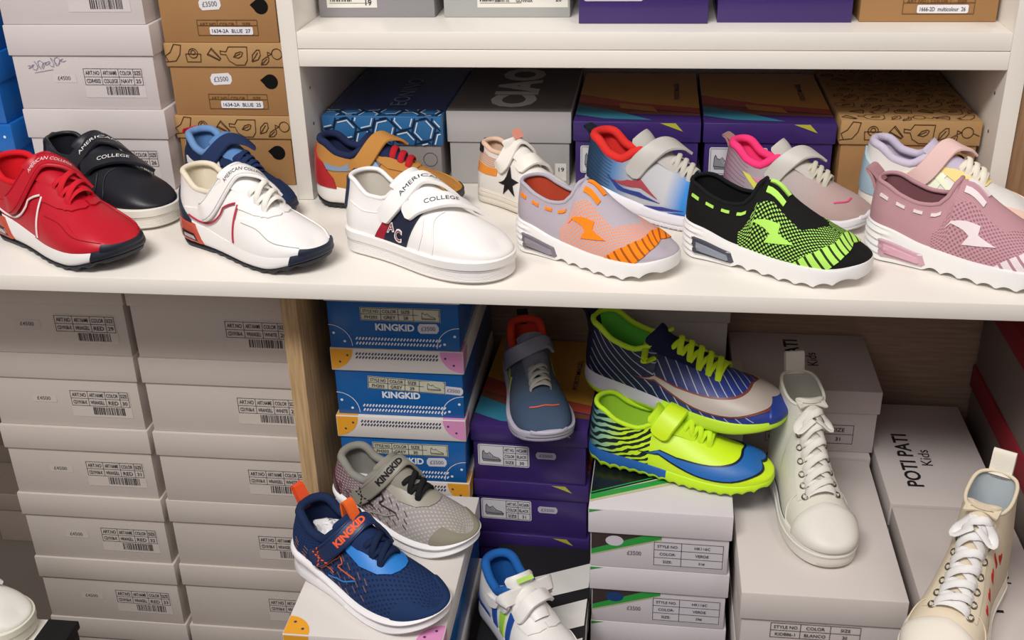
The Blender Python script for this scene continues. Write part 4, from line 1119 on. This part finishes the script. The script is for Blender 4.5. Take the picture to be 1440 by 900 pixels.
# ------------------------------------------------------------------ left bay above the shelf
g = 'white boxes on the left of the shelf'
hh = .1175
for k, (lab, sc) in enumerate((('bottom white box of the left stack on the display shelf, behind the black shoe', False), ('white box with pen writing on the left of the display shelf', True), ('topmost white box of the left stack on the display shelf', False))):
    white_box(lab, (-.424 - .002 * k, .028, .0006 + k * (hh + .0005)), .212, .29, hh, [['ART.NO', 'ART.NAME', 'COLOR', 'SIZE'], ['CDR4502', 'COLLEGE', 'NAVY', str(26 - k)]], '£4500', .042, group=g, tone='#d2cac8', scribble=sc, lx=.48, lw=.40)
g = 'brown boxes left of the shelf unit'
for k, lab in enumerate(('lowest brown box of the stack left of the shelf unit, behind the navy shoe', 'brown box marked size 25 in the stack left of the shelf unit', 'topmost brown box marked size 27 left of the shelf unit')):
    brown_box(lab, (-.212 + .0015 * (k % 2), .056, .0006 + k * .1030), .171, .28, .1025, ('25', '25', '27')[k], group=g, top=k == 2, table=k > 0, price=k > 0)
g = 'blue boxes at the far left'
for k, lab in enumerate(('lower blue box at the far left edge', 'middle blue box of the far left stack', 'upper blue box of the far left stack')):
    B = Box(lab, (-.618 - .003 * k, .016, .0006 + k * .0985), .178, .28, .098, .040, mat('#1463b4', 'gloss'), mat('#1765b6', 'gloss'), 0, g)
    for pr in (B.print_lid(),): pr.disc(.166, .022, .002, B.l(mat('#dfe6ee', 'ink')), 1)
    B.done()

# ------------------------------------------------------------------ lower left: two columns of white boxes
hb_ = .1176
for col, (x0, w, name, color) in enumerate(((-.4525, .2265, 'left column under the shelf', 'RED'), (-.2225, .2265, 'right column under the shelf', 'WHITE'))):
    for k in range(6):
        z = FZ + .0004 + (5 - k) * (hb_ + .0004)
        nth = ('topmost', 'second', 'third', 'fourth', 'fifth', 'lowest')[k]
        jit = random.uniform(-.0015, .0015)
        white_box('%s white box from the top in the %s' % (nth, name) if 0 < k < 5 else '%s white box in the %s' % (nth, name), (x0 + jit, -.162 + random.uniform(0, .003), z), w - .002, .29, hb_, [['ART.NO', 'ART.NAME', 'COLOR', 'SIZE'], ['CD19106-K', 'WRANGELL', color, str(28 + k + (1 - col))]], '£4500' if col == 0 else None, .039, group='white boxes under the shelf', lx=.52 if col == 0 else .58, lw=.38, tone='#c9c0b8', rz=random.uniform(-.3, .3))
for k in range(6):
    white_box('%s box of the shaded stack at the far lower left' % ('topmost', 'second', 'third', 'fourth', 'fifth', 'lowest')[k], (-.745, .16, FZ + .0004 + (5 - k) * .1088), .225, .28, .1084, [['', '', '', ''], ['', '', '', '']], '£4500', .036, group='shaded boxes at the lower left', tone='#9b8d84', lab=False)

# ------------------------------------------------------------------ lower bay
g = 'blue and white boxes under the shelf'
kh = .1033
zt_ = [-.0446, -.1479, -.2512, -.3545, -.4578]
kkl = ['blue box marked size 28, topmost under the shelf', 'blue box marked size 29 under the shelf, slanted label', 'blue box marked size 30 behind the grey shoe', 'blue box with white lid hidden behind the grey shoe', 'lowest blue box of the stack by the oak board']
for k in range(5):
    zb = ZB if k == 4 else zt_[k] - kh + .0004
    kk_box(kkl[k], (.0505 + .001 * (k % 2), -.162 + .002 * (k % 2), zb), .180, .272, zt_[k] - zb, str(28 + k), group=g, swap=(k == 3), tilt=-.05 if k == 1 else 0)
zt2 = -.3545
kk_box('white lidded box in front, carrying the navy and the grey running shoe', (.062, -.478, -.4580), .188, .288, zt2 + .4580, '31', group=g, front=False)
kk_box('blue box under the white lidded box at the front', (.062, -.478, ZB), .188, .288, -.4584 - ZB, '31', group=g, front=False)
g = 'purple boxes under the shelf'
pz = [-.2725, -.3635, -.4545]
for k, lab in enumerate(('topmost purple box under the shelf, carrying the slate running shoe', 'purple box marked size 31 under the shelf', 'lowest purple box, behind the black striped box')):
    zb = ZB if k == 2 else pz[k + 1] + .0004
    purple_box(lab, (.2365 + .0015 * k, -.139, zb), .163, .262, pz[k] - zb, ('30', '31', '32')[k], lid_h=.0265, group=g, rz=-2.2, label_=k < 2, price=k < 2)
# black box with white bars
B = Box('black box with slanted white bars, under the white striped shoe', (.2660, -.468, ZB), .1365, .318, .112, .05, mat('#1d1c1e', 'card'), mat('#1f1e20', 'card'), -1.0)
wt = B.l(mat('#d8d6d0', 'card')); p = B.print_top(); q = B.print_lid_right(); q2 = B.print_right(); wb = B.b(mat('#d8d6d0', 'card'))
w_ = .1365
for v in (.085, .160, .235):
    p.poly([(w_ * .30, v - .045), (w_ - .0015, v), (w_ - .0015, v + .052), (w_ * .42, v + .012)], wt, 1)
    q.poly([(v - .035, .0012), (v - .035 + .048, .0012), (v + .052, .0488), (v + .002, .0488)], wt, 1)
    q2.poly([(v - .080, .001), (v - .032, .001), (v + .008, .06), (v - .038, .06)], wb, 1)
B.done()
g = 'white boxes with a green flash'
gz = [-.3065, -.4000, -.4935]
for k, (lab, sz, ho) in enumerate((('white box with green flash carrying the yellow football shoe', '31#', '#cac6d0'), ('white box marked 29 with a blue finger hole', '29#', '#1c3d72'), ('lowest white box with green flash', '30#', '#cac6d0'))):
    zb = ZB if k == 2 else gz[k + 1] + .0004
    green_box(lab, (.4055 + .002 * k, -.270 + .003 * k, zb), .1815 - .001 * k, .285, gz[k] - zb, sz, group=g, hole=ho, rz=-1.0)
white_box('plain white box carrying the navy football shoe', (.4330, -.106, gz[0] + .0006), .175, .118, .0685, [], None, .036, tone='#c9c2bd', lab=False)
white_box('white box at the back behind the navy football shoe', (.4220, .018, gz[0] + .0006), .165, .105, .165, [], None, .040, tone='#b9b2ae', lab=False)
g = 'white boxes of the right lower bay'
pzt = -.345; ph = .1147
poti_box('large white box carrying the white high top', (.5905, -.367, pzt - ph), .1925, .297, ph, '30', .040, group=g, text=False, table=(.035, .048, .105, .022), tone='#d3cbc6', rz=0)
poti_box('white box below the one that carries the white high top', (.5925, -.367, ZB), .189, .295, -pzt * 0 + (pzt - ph - .0004) - ZB, '29', .038, group=g, text=False)
poti_box('white box at the back beneath the box marked 31', (.602, -.062, ZB), .186, .180, pzt - .0006 - ZB, None, .038, group=g, text=False)
poti_box('raised white box with black letters on its lid, behind the white high top', (.594, -.052, pzt), .2005, .172, .1005, '31', .036, group=g, tu=.50, tv=.10, table=(.045, .014, .12, .030), tone='#c2bab8')
poti_box('white box with black letters lying against the back panel', (.7955, -.170, pzt - ph), .145, .262, ph, None, .036, group=g, tu=.36, tv=.16, tone='#c4bcb8')
poti_box('white box carrying the cream high top', (.7960, -.5450, pzt - ph), .145, .368, ph, None, .036, group=g, tu=.62, tv=.46, tone='#ccc3be')
poti_box('white box under the one against the back panel', (.7965, -.168, ZB), .143, .26, (pzt - ph - .0004) - ZB, None, .036, group=g, text=False)
poti_box('white box under the one that carries the cream high top', (.7965, -.541, ZB), .143, .362, (pzt - ph - .0004) - ZB, None, .036, group=g, text=False)
g = 'red lidded boxes at the right'
rz_ = [-.1475, -.2830, -.4185]
for k, lab in enumerate(('upper red lidded box at the right of the lower bay', 'lower red lidded box at the right of the lower bay', 'lowest red lidded box, below the other two at the right')):
    zb = ZB if k == 2 else rz_[k + 1] + .0004
    Box(lab, (.9585, -.36, zb), .19, .475, rz_[k] - zb, .037, mat('#7d706b', 'card'), mat('#8c2430', 'card'), 0, g).done()
# front left: stand with the toe of a white shoe and a black carton
st = empty('display_stand', (-.62, -.56, FZ), 0, 'low white stand at the lower left corner under the white shoe toe', 'stand')
ZS = -.50
slab('top_board', -.36, -.235, ZS - FZ - .02, .318, .235, ZS - FZ, WHITE, st); slab('side_panel', -.34, -.22, 0, -.32, .22, ZS - FZ - .0205, WHITE2, st); slab('side_panel', .275, -.22, 0, .295, .22, ZS - FZ - .0205, WHITE2, st)
B = Box('small black carton beside the white shoe toe', (-.3130, -.4280, ZS + .0004), .043, .072, .030, .012, mat('#141315', 'card'), mat('#161517', 'card'), 0); 
mb = MB(); mb.box(-.045, -.052, 0, -.0245, -.020, .006, 0, .0006); mb.build('open_flap', mat('#141315', 'card'), B.root); B.done()

# ------------------------------------------------------------------ shoes on the display shelf
E0 = .0006
air_runner('white leather sneaker with navy heel and red air window', (-.0190, -.1870, E0), -28, .230, '#f1efec', '#efece4', '#e6dcc6', '#b5324a', '#3b3c44', stitch='#b9b6b4', heel='#1e2638')
air_runner('red sneaker at the left edge, white piping and red strap', (-.2660, -.1880, E0), -29, .250, '#bd1428', '#cf2030', '#d81a26', '#e9dfe0', '#eadfe2', stitch='#a01022', heel='#1b1f2c')
court('white low sneaker with two text straps and a red and navy side stripe', (.2020, -.1960, E0), -27, .236, '#f3f1ee', '#efedea', '#cfc9bd', '#3d4250', stripes=('#a01630', '#191f36'), heel='#26304c', letters=True)
court('black low sneaker with two text straps behind the red shoe', (-.2680, -.0560, E0), -27, .232, '#1b1d25', '#e9e5da', '#1a1c24', '#e6e4e0', heel='#20222b')
slip_on('grey knit slip-on with orange dots and orange zigzag', (.4050, -.1800, E0), -28, .214, '#b3afba', '#ff8a1c', '#b5482f', None, '#8f8a92', '#77717a', meshdot='#ff9350', meshbase='#b9aab2', toe_line='#a5551c')
slip_on('black knit slip-on with lime dots and lime zigzag', (.6160, -.1830, E0), -27, .226, '#17171a', '#b9f06a', '#101012', None, '#8a8f9c', '#4a4c58', meshdot='#a9e06a', meshbase='#16180f', toe_line='#2a3a1c')
slip_on('dusty pink knit slip-on at the right end with white zigzag', (.8360, -.1780, E0), -28, .232, '#bb8e95', '#efe2e4', '#7d5258', None, '#d8a8b6', '#c9a2ac', meshdot='#9c6d78', meshbase='#c2969e', toe_line='#b48890', tab='#b98a90')
retro('tan suede sneaker with red heel patch and red laces', (.1120, -.0110, E0), -8, .206, '#b98344', '#b02a2e', '#20294a', '#bb8444', '#232c4c', '#8093ab', '#b8202a', '#c08a3c', '#2c2c34', outs='#1c1e22', bars=True, stripe='#7f95b0', collar='#222b4c')
retro('navy sneaker with pale blue lining behind the white sneaker', (-.0930, -.0300, E0), -36, .205, '#22304f', '#1f2c4a', '#5f88bd', '#28365a', '#22304f', '#e6e4e0', '#24335a', '#24304e', '#1f2a44', sole='#22304f', outs='#1b2438', tab='#c01a2c', collar='#6f96c6')
retro('pastel sneaker with pale blue heel and pink strap at the right end', (.8420, -.0320, E0), -23, .216, '#e9e6e2', '#a9c4d2', '#c9bfd3', '#e6c4be', '#e6ebd2', '#efe0a0', '#efe9d8', '#efcdbc', '#b87a45', sole='#ece6dc', outs='#b9875c', eyestay='#f2df96', collar='#cfc6d8', stripe='#dfe8c4')
BLUEM = mat_lines('blue_runner', '#2a6ab5', '#30343f', 150, .82, 1.35, stops=[(.0, '#1f3a55'), (.14, '#2b4a6c'), (.24, '#5d87b8'), (.36, '#b9bcc0'), (.60, '#c2c3c6'), (.72, '#3b86cf'), (.92, '#2c62a8')], fade=(0, .22), kind='fabric')
speed_runner('blue and grey running shoe with red collar', (.4830, -.0270, E0), -27, .220, BLUEM, '#e0342f', '#bdbab4', '#c9c4b8', '#1d2430',
    marks=[([(.24, -.62), (.34, -.56), (.50, -.74), (.56, -.80), (.44, -.76), (.34, -.70)], '#a8444e', 'leather', .006), ([(.20, -.56), (.32, -.76), (.46, -.83), (.58, -.84), (.44, -.88), (.28, -.82)], '#2e3f8c', 'leather', .006), ([(.46, -.97), (.60, -.88), (.74, -.86), (.58, -.95)], '#3a3f8c', 'leather', .006), ([(.58, -.99), (.70, -.92), (.78, -.95)], '#3a55a0', 'leather', .006)])
PINKM = mat_lines('pink_runner', '#b9a5a4', '#8d6470', 120, .86, 1.35, stops=[(0, '#a77e8a'), (.16, '#a5929a'), (.30, '#b5a9ab'), (.55, '#b8aaa8'), (.75, '#b59c98'), (1, '#b39a94')], fade=(0, .20), kind='fabric')
speed_runner('grey and pink running shoe with hot pink collar', (.6560, -.0270, E0), -28, .201, PINKM, '#ff4080', '#c6c1ba', '#cbc5b4', '#a9837c', toe_line='#ee4a84',
    marks=[([(.17, -.36), (.22, -.36), (.30, -.60), (.44, -.72), (.56, -.74), (.44, -.78), (.28, -.72)], '#e6e05a', 'leather', .006), ([(.24, -.40), (.33, -.36), (.40, -.50), (.33, -.58)], '#e08aa4', 'leather', .005)])
# small star shoe
def star_shoe(loc, ang, L):
    s = Shoe('high_top_sneaker', 'small white toddler sneaker with a black star', 'shoe', None, loc, ang, L, zt=[(0, .55), (.07, .545), (.2, .505), (.32, .50), (.42, .545), (.54, .48), (.66, .40), (.8, .345), (.9, .315), (1, 0.278)],
             zs=[(0, .14), (1, .13)], zb=[(0, 0), (1, .02)], hx=.05, tx=.945, xt=.42, wc=.125, ww=.95, hw=.165, bw=.22, toe=2.3)
    B = mat('#e6e1da', 'leather'); s.upper(B); s.sole('cup_sole', mat('#e2dacb', 'rubber'), s.zb, s.zs, [(0, -.01), (.1, .004), (.4, .006), (.45, 0), (.5, .006), (.75, .006), (.8, .0), (.85, .006), (1, -.004)])
    s.lining(mat('#e2c2a9', 'fabric'), .024)
    both(s, [(.0, -.985), (.10, -.985), (.12, -.62), (.0, -.62)], B, 'heel_counter', off=.006)
    both(s, [(.0, -.64), (.30, -.58), (.30, -.40), (.0, -.42)], mat('#e8923c', 'leather'), 'heel_band', off=.008)
    both(s, [(.0, -.40), (.26, -.38), (.26, -.16), (.0, -.10)], mat_lines('rib_pink', '#d8b8a2', '#b79a88', 300, .3, PI / 2, kind='fabric'), 'ankle_cuff', off=.006)
    both(s, [(.0, -.20), (.10, -.16), (.09, -.03), (.0, -.03)], mat('#232226', 'fabric'), 'heel_tab', off=.016)
    st = []
    for k in range(10):
        r = .128 if k % 2 == 0 else .052; a = PI / 2 + k * PI / 5 + .15
        st.append((.46 + r * math.cos(a), -.745 + r * 1.8 * math.sin(a)))
    both(s, st, mat('#17161a', 'leather'), 'star', off=.010)
    s.tongue(mat('#e9e4de', 'fabric'), .13, .09, .03, .62, .05)
    s.strap([(.31, -.36, .012), (.36, -.24, .03), (.42, -.04, .055), (.46, .3, .045), (.48, .55, .012)], .066, mat('#ece7dd', 'leather'), 'strap', .026)
    s.strap([(.53, -.46, .012), (.565, -.28, .022), (.60, -.04, .04), (.63, .3, .03), (.64, .55, .012)], .062, mat('#ece7dd', 'leather'), 'strap', .026)
    c = s.tongue_c[-4]; mb = MB(); mb.add([s.out(c + Vector((dx - .0, y, dz))) for dx, y, dz in ((.035, -.06, .012), (.035, .06, .012), (-.012, .06, .085), (-.012, -.06, .085))], [(0, 1, 2, 3)]); mb.build('tongue_patch', mat('#e89a86', 'fabric'), s.root)
star_shoe((.2990, -.0080, E0), -33, .150)

# ------------------------------------------------------------------ shoes in the lower bay
kk_runner('navy running shoe with orange heel loop on the white lid', (.1480, -.3950, zt2 + E0), -30, .228, '#1f3560', '#15223f', '#2b7fd0', '#1c2f58', '#f0653a', '#1c2c4e', '#182746', '#c2603e', tab='#e8552c', ttab='#ee6a2c', sidec='#7a5a5c', cap='#22375f')
kk_runner('grey running shoe with black laces beside the oak board', (.1640, -.2620, zt2 + E0), -26, .218, '#98918c', '#b9b2b4', '#9d998c', '#8f8b80', '#1f1e20', '#8b8982', '#1c1c1e', '#2c2628', stops=[(.0, '#6b3f4c'), (.15, '#7d6066'), (.35, '#968a8c'), (.6, '#a09a98'), (1, '#9a958c')], heelc='#4a2530', sidec='#54313c', cap='#8d8878')
SL = mat_run('slate_run', [(0, '#6a6a78'), (.3, '#6f7080'), (.55, '#565f6c'), (.75, '#3e4f66'), (1, '#42536a')])
speed_runner('slate grey running shoe with red collar on the purple box', (.3190, -.0900, pz[0] + E0), -74, .215, SL, '#d8402c', '#757684', '#a9a69e', '#26262c', sole='#b9b4c4', toe_line='#d0603e', tl=[(.83, -.34), (.85, -.15), (.85, .15), (.83, .34)], shw=.050, sctrl=[(.31, -.50, .012), (.34, -.36, .035), (.40, -.12, .07), (.43, .12, .075), (.44, .30, .07)],
    marks=[([(.26, -.50), (.32, -.50), (.40, -.74), (.44, -.70), (.47, -.90), (.36, -.78)], '#c4c45a', 'leather', .006)])
def three_stripe(loc, ang, L):
    s = Shoe('sneaker', 'white sneaker with blue collar and blue and lime side bars', 'shoe', None, loc, ang, L, zt=[(0, .42), (.07, .41), (.18, .35), (.28, .335), (.41, .405), (.52, .38), (.66, .31), (.8, .25), (1, 0.168)],
             zs=[(0, .15), (.4, .12), (1, .12)], zb=[(0, .0), (1, .02)], hx=.03, tx=.945, wc=.126, ww=.96, toe=2.25)
    B = mat('#e9e6e2', 'leather'); s.upper(B)
    s.sole('cup_sole', mat('#dedbe0', 'foam'), s.zb, s.zs, PROF); s.lining(mat('#1f5fa8', 'fabric'), .030)
    both(s, [(.05, -.98), (.26, -.985), (.24, -.90), (.05, -.88)], mat('#1d3f86', 'rubber'), 'heel_guard', off=.006)
    for k, c in enumerate(('#2450a0', '#a2d44a', '#2450a0')):
        x = .28 + k * .095
        both(s, [(x + .03, -.95), (x + .085, -.95), (x + .05, -.52), (x - .005, -.52)], mat(c, 'leather'), 'side_bar', off=.008)
    both(s, [(.19, -.42), (.26, -.52), (.34, -.46), (.36, -.26), (.29, -.20), (.22, -.24)], B, 'ear_panel', off=.022)
    both(s, [(.44, -.42), (.56, -.52), (.665, -.42), (.70, -.20), (.70, -.02), (.66, -.02), (.64, -.18), (.56, -.26), (.44, -.24)], B, 'eyestay', off=.012)
    for sd in (-1, 1): s.cord([(.62, sd * .97), (.68, sd * .74), (.80, sd * .62), (.9, sd * .62)], B, 'seam', .005, .004, side=sd)
    s.tongue(B, .10, .08, .06, .64, .035)
    c = s.tongue_c[-5]; mb = MB(); rows = [[s.out(c + Vector((.05 - .03 * t, a * .055, .018 + .012 * t))) for a in (-1, 1)] for t in (0, 1)]; mb.grid(rows); mb.build('tongue_label', mat('#b7dc6a', 'fabric'), s.root)
    s.strap([(.40, -.44, .012), (.405, -.33, .03), (.40, -.12, .055), (.385, .1, .068), (.37, .26, .07), (.36, .38, .07)], .046, B, 'strap', .022)
    s.strap([(.55, -.46, .012), (.555, -.33, .025), (.545, -.12, .042), (.535, .1, .05), (.52, .26, .048), (.51, .38, .045)], .044, B, 'strap', .022)
three_stripe((.3370, -.3540, ZB + .112 + E0), -53, .205)
NEON = mat_lines('neon_upper', '#cdf21c', '#10241f', 120, .05, 2.35, stops=[(0, '#2b5f7c'), (.10, '#8fc0a0'), (.20, '#c9ef2c'), (1, '#d2f51a')], fade=(0, .36), wob=.10)
turf('neon yellow turf football shoe with blue swoosh', (.5180, -.1710, gz[0] + E0), -14, .246, NEON, '#c2ee32', '#a9d63c', '#2068b4', '#0f1c30', '#2260a8', '#c4ee22', '#c9f02a', strapc='#d0f41e', tongue='#c4ec2c')
NAVY = mat_lines('navy_upper', '#232b58', '#aeb4c4', 130, .93, .62, stops=[(0, '#1a1f38'), (.4, '#20284c'), (.6, '#26357a'), (1, '#2a3f92')], fade=(.06, .9), kind='leather')
turf('navy football shoe with lime laces and silver swoosh', (.5200, -.1140, gz[0] + .0700 + E0), -24, .284, NAVY, '#bfe83a', '#6fd04c', '#b5aaa0', '#7c3f34', '#cfcdd6', '#c2ec34', '#c9e82c', cap='#243c8e', studs=False, loop='#1c2034')
high_top('plain white canvas high top on the large white box', (.6830, -.2060, pzt + E0), -79, .225, '#dcd9cc', '#e3e0d6', '#d6d3c8', '#e6e4da')
high_top('cream high top with small red hearts', (.8230, -.4120, pzt + E0), -118, .222, '#e3d5bb', '#ebe4d6', '#c9d2d6', '#eceae8', hearts='#c93a2e', foxing='#dad2c4')
court('white shoe toe showing at the lower left corner', (-.4580, -.3440, ZS + E0), -8, .236, '#eeece4', '#e6e4d2', '#dddad0', '#eeece4', words=('I', 'I'))

# ------------------------------------------------------------------ light and camera
def area(name, loc, target, sx, sy, power, col=(1, 1, 1)):
    l = bpy.data.lights.new(name, 'AREA'); l.shape = 'RECTANGLE'; l.size = sx; l.size_y = sy; l.energy = power; l.color = col
    o = bpy.data.objects.new(name, l); COL.objects.link(o); o.location = loc
    o.rotation_euler = (Vector(target) - Vector(loc)).to_track_quat('-Z', 'Y').to_euler(); return o
area('ceiling_lamp', (-.1, -1.75, 1.95), (.4, -.1, 0), 1.3, .45, 57, (1, .968, .935))
area('ceiling_lamp', (1.6, -1.2, 2.2), (.6, -.1, 0), .6, .6, 10, (1, .97, .94))
area('ceiling_lamp', (-.6, -3.4, 1.6), (.3, -.1, -.3), 1.6, .8, 9, (.98, .94, 1))
w = bpy.data.worlds.new('shop'); SC.world = w; w.use_nodes = True
w.node_tree.nodes['Background'].inputs[0].default_value = (*lin((.86, .80, .80)), 1); w.node_tree.nodes['Background'].inputs[1].default_value = .27
cam = bpy.data.cameras.new('camera'); co = bpy.data.objects.new('camera', cam); COL.objects.link(co); SC.camera = co
cam.sensor_width = 36; cam.lens = 1564.46 / 1440 * 36; cam.clip_start = .02
R_ = (0.9922976, 0.12154831, -0.02390553); U_ = (-0.0325009, 0.44166816, 0.89658961); F_ = (-0.11953726, 0.88890677, -0.44221668)
M = Matrix(((R_[0], U_[0], -F_[0]), (R_[1], U_[1], -F_[1]), (R_[2], U_[2], -F_[2]))).to_4x4()
M.translation = (.4679, -1.4281, .5328); co.matrix_world = M
vs = SC.view_settings; vs.view_transform = 'Standard'; vs.look = 'None'; vs.gamma = 1; vs.exposure = 0; vs.use_curve_mapping = False
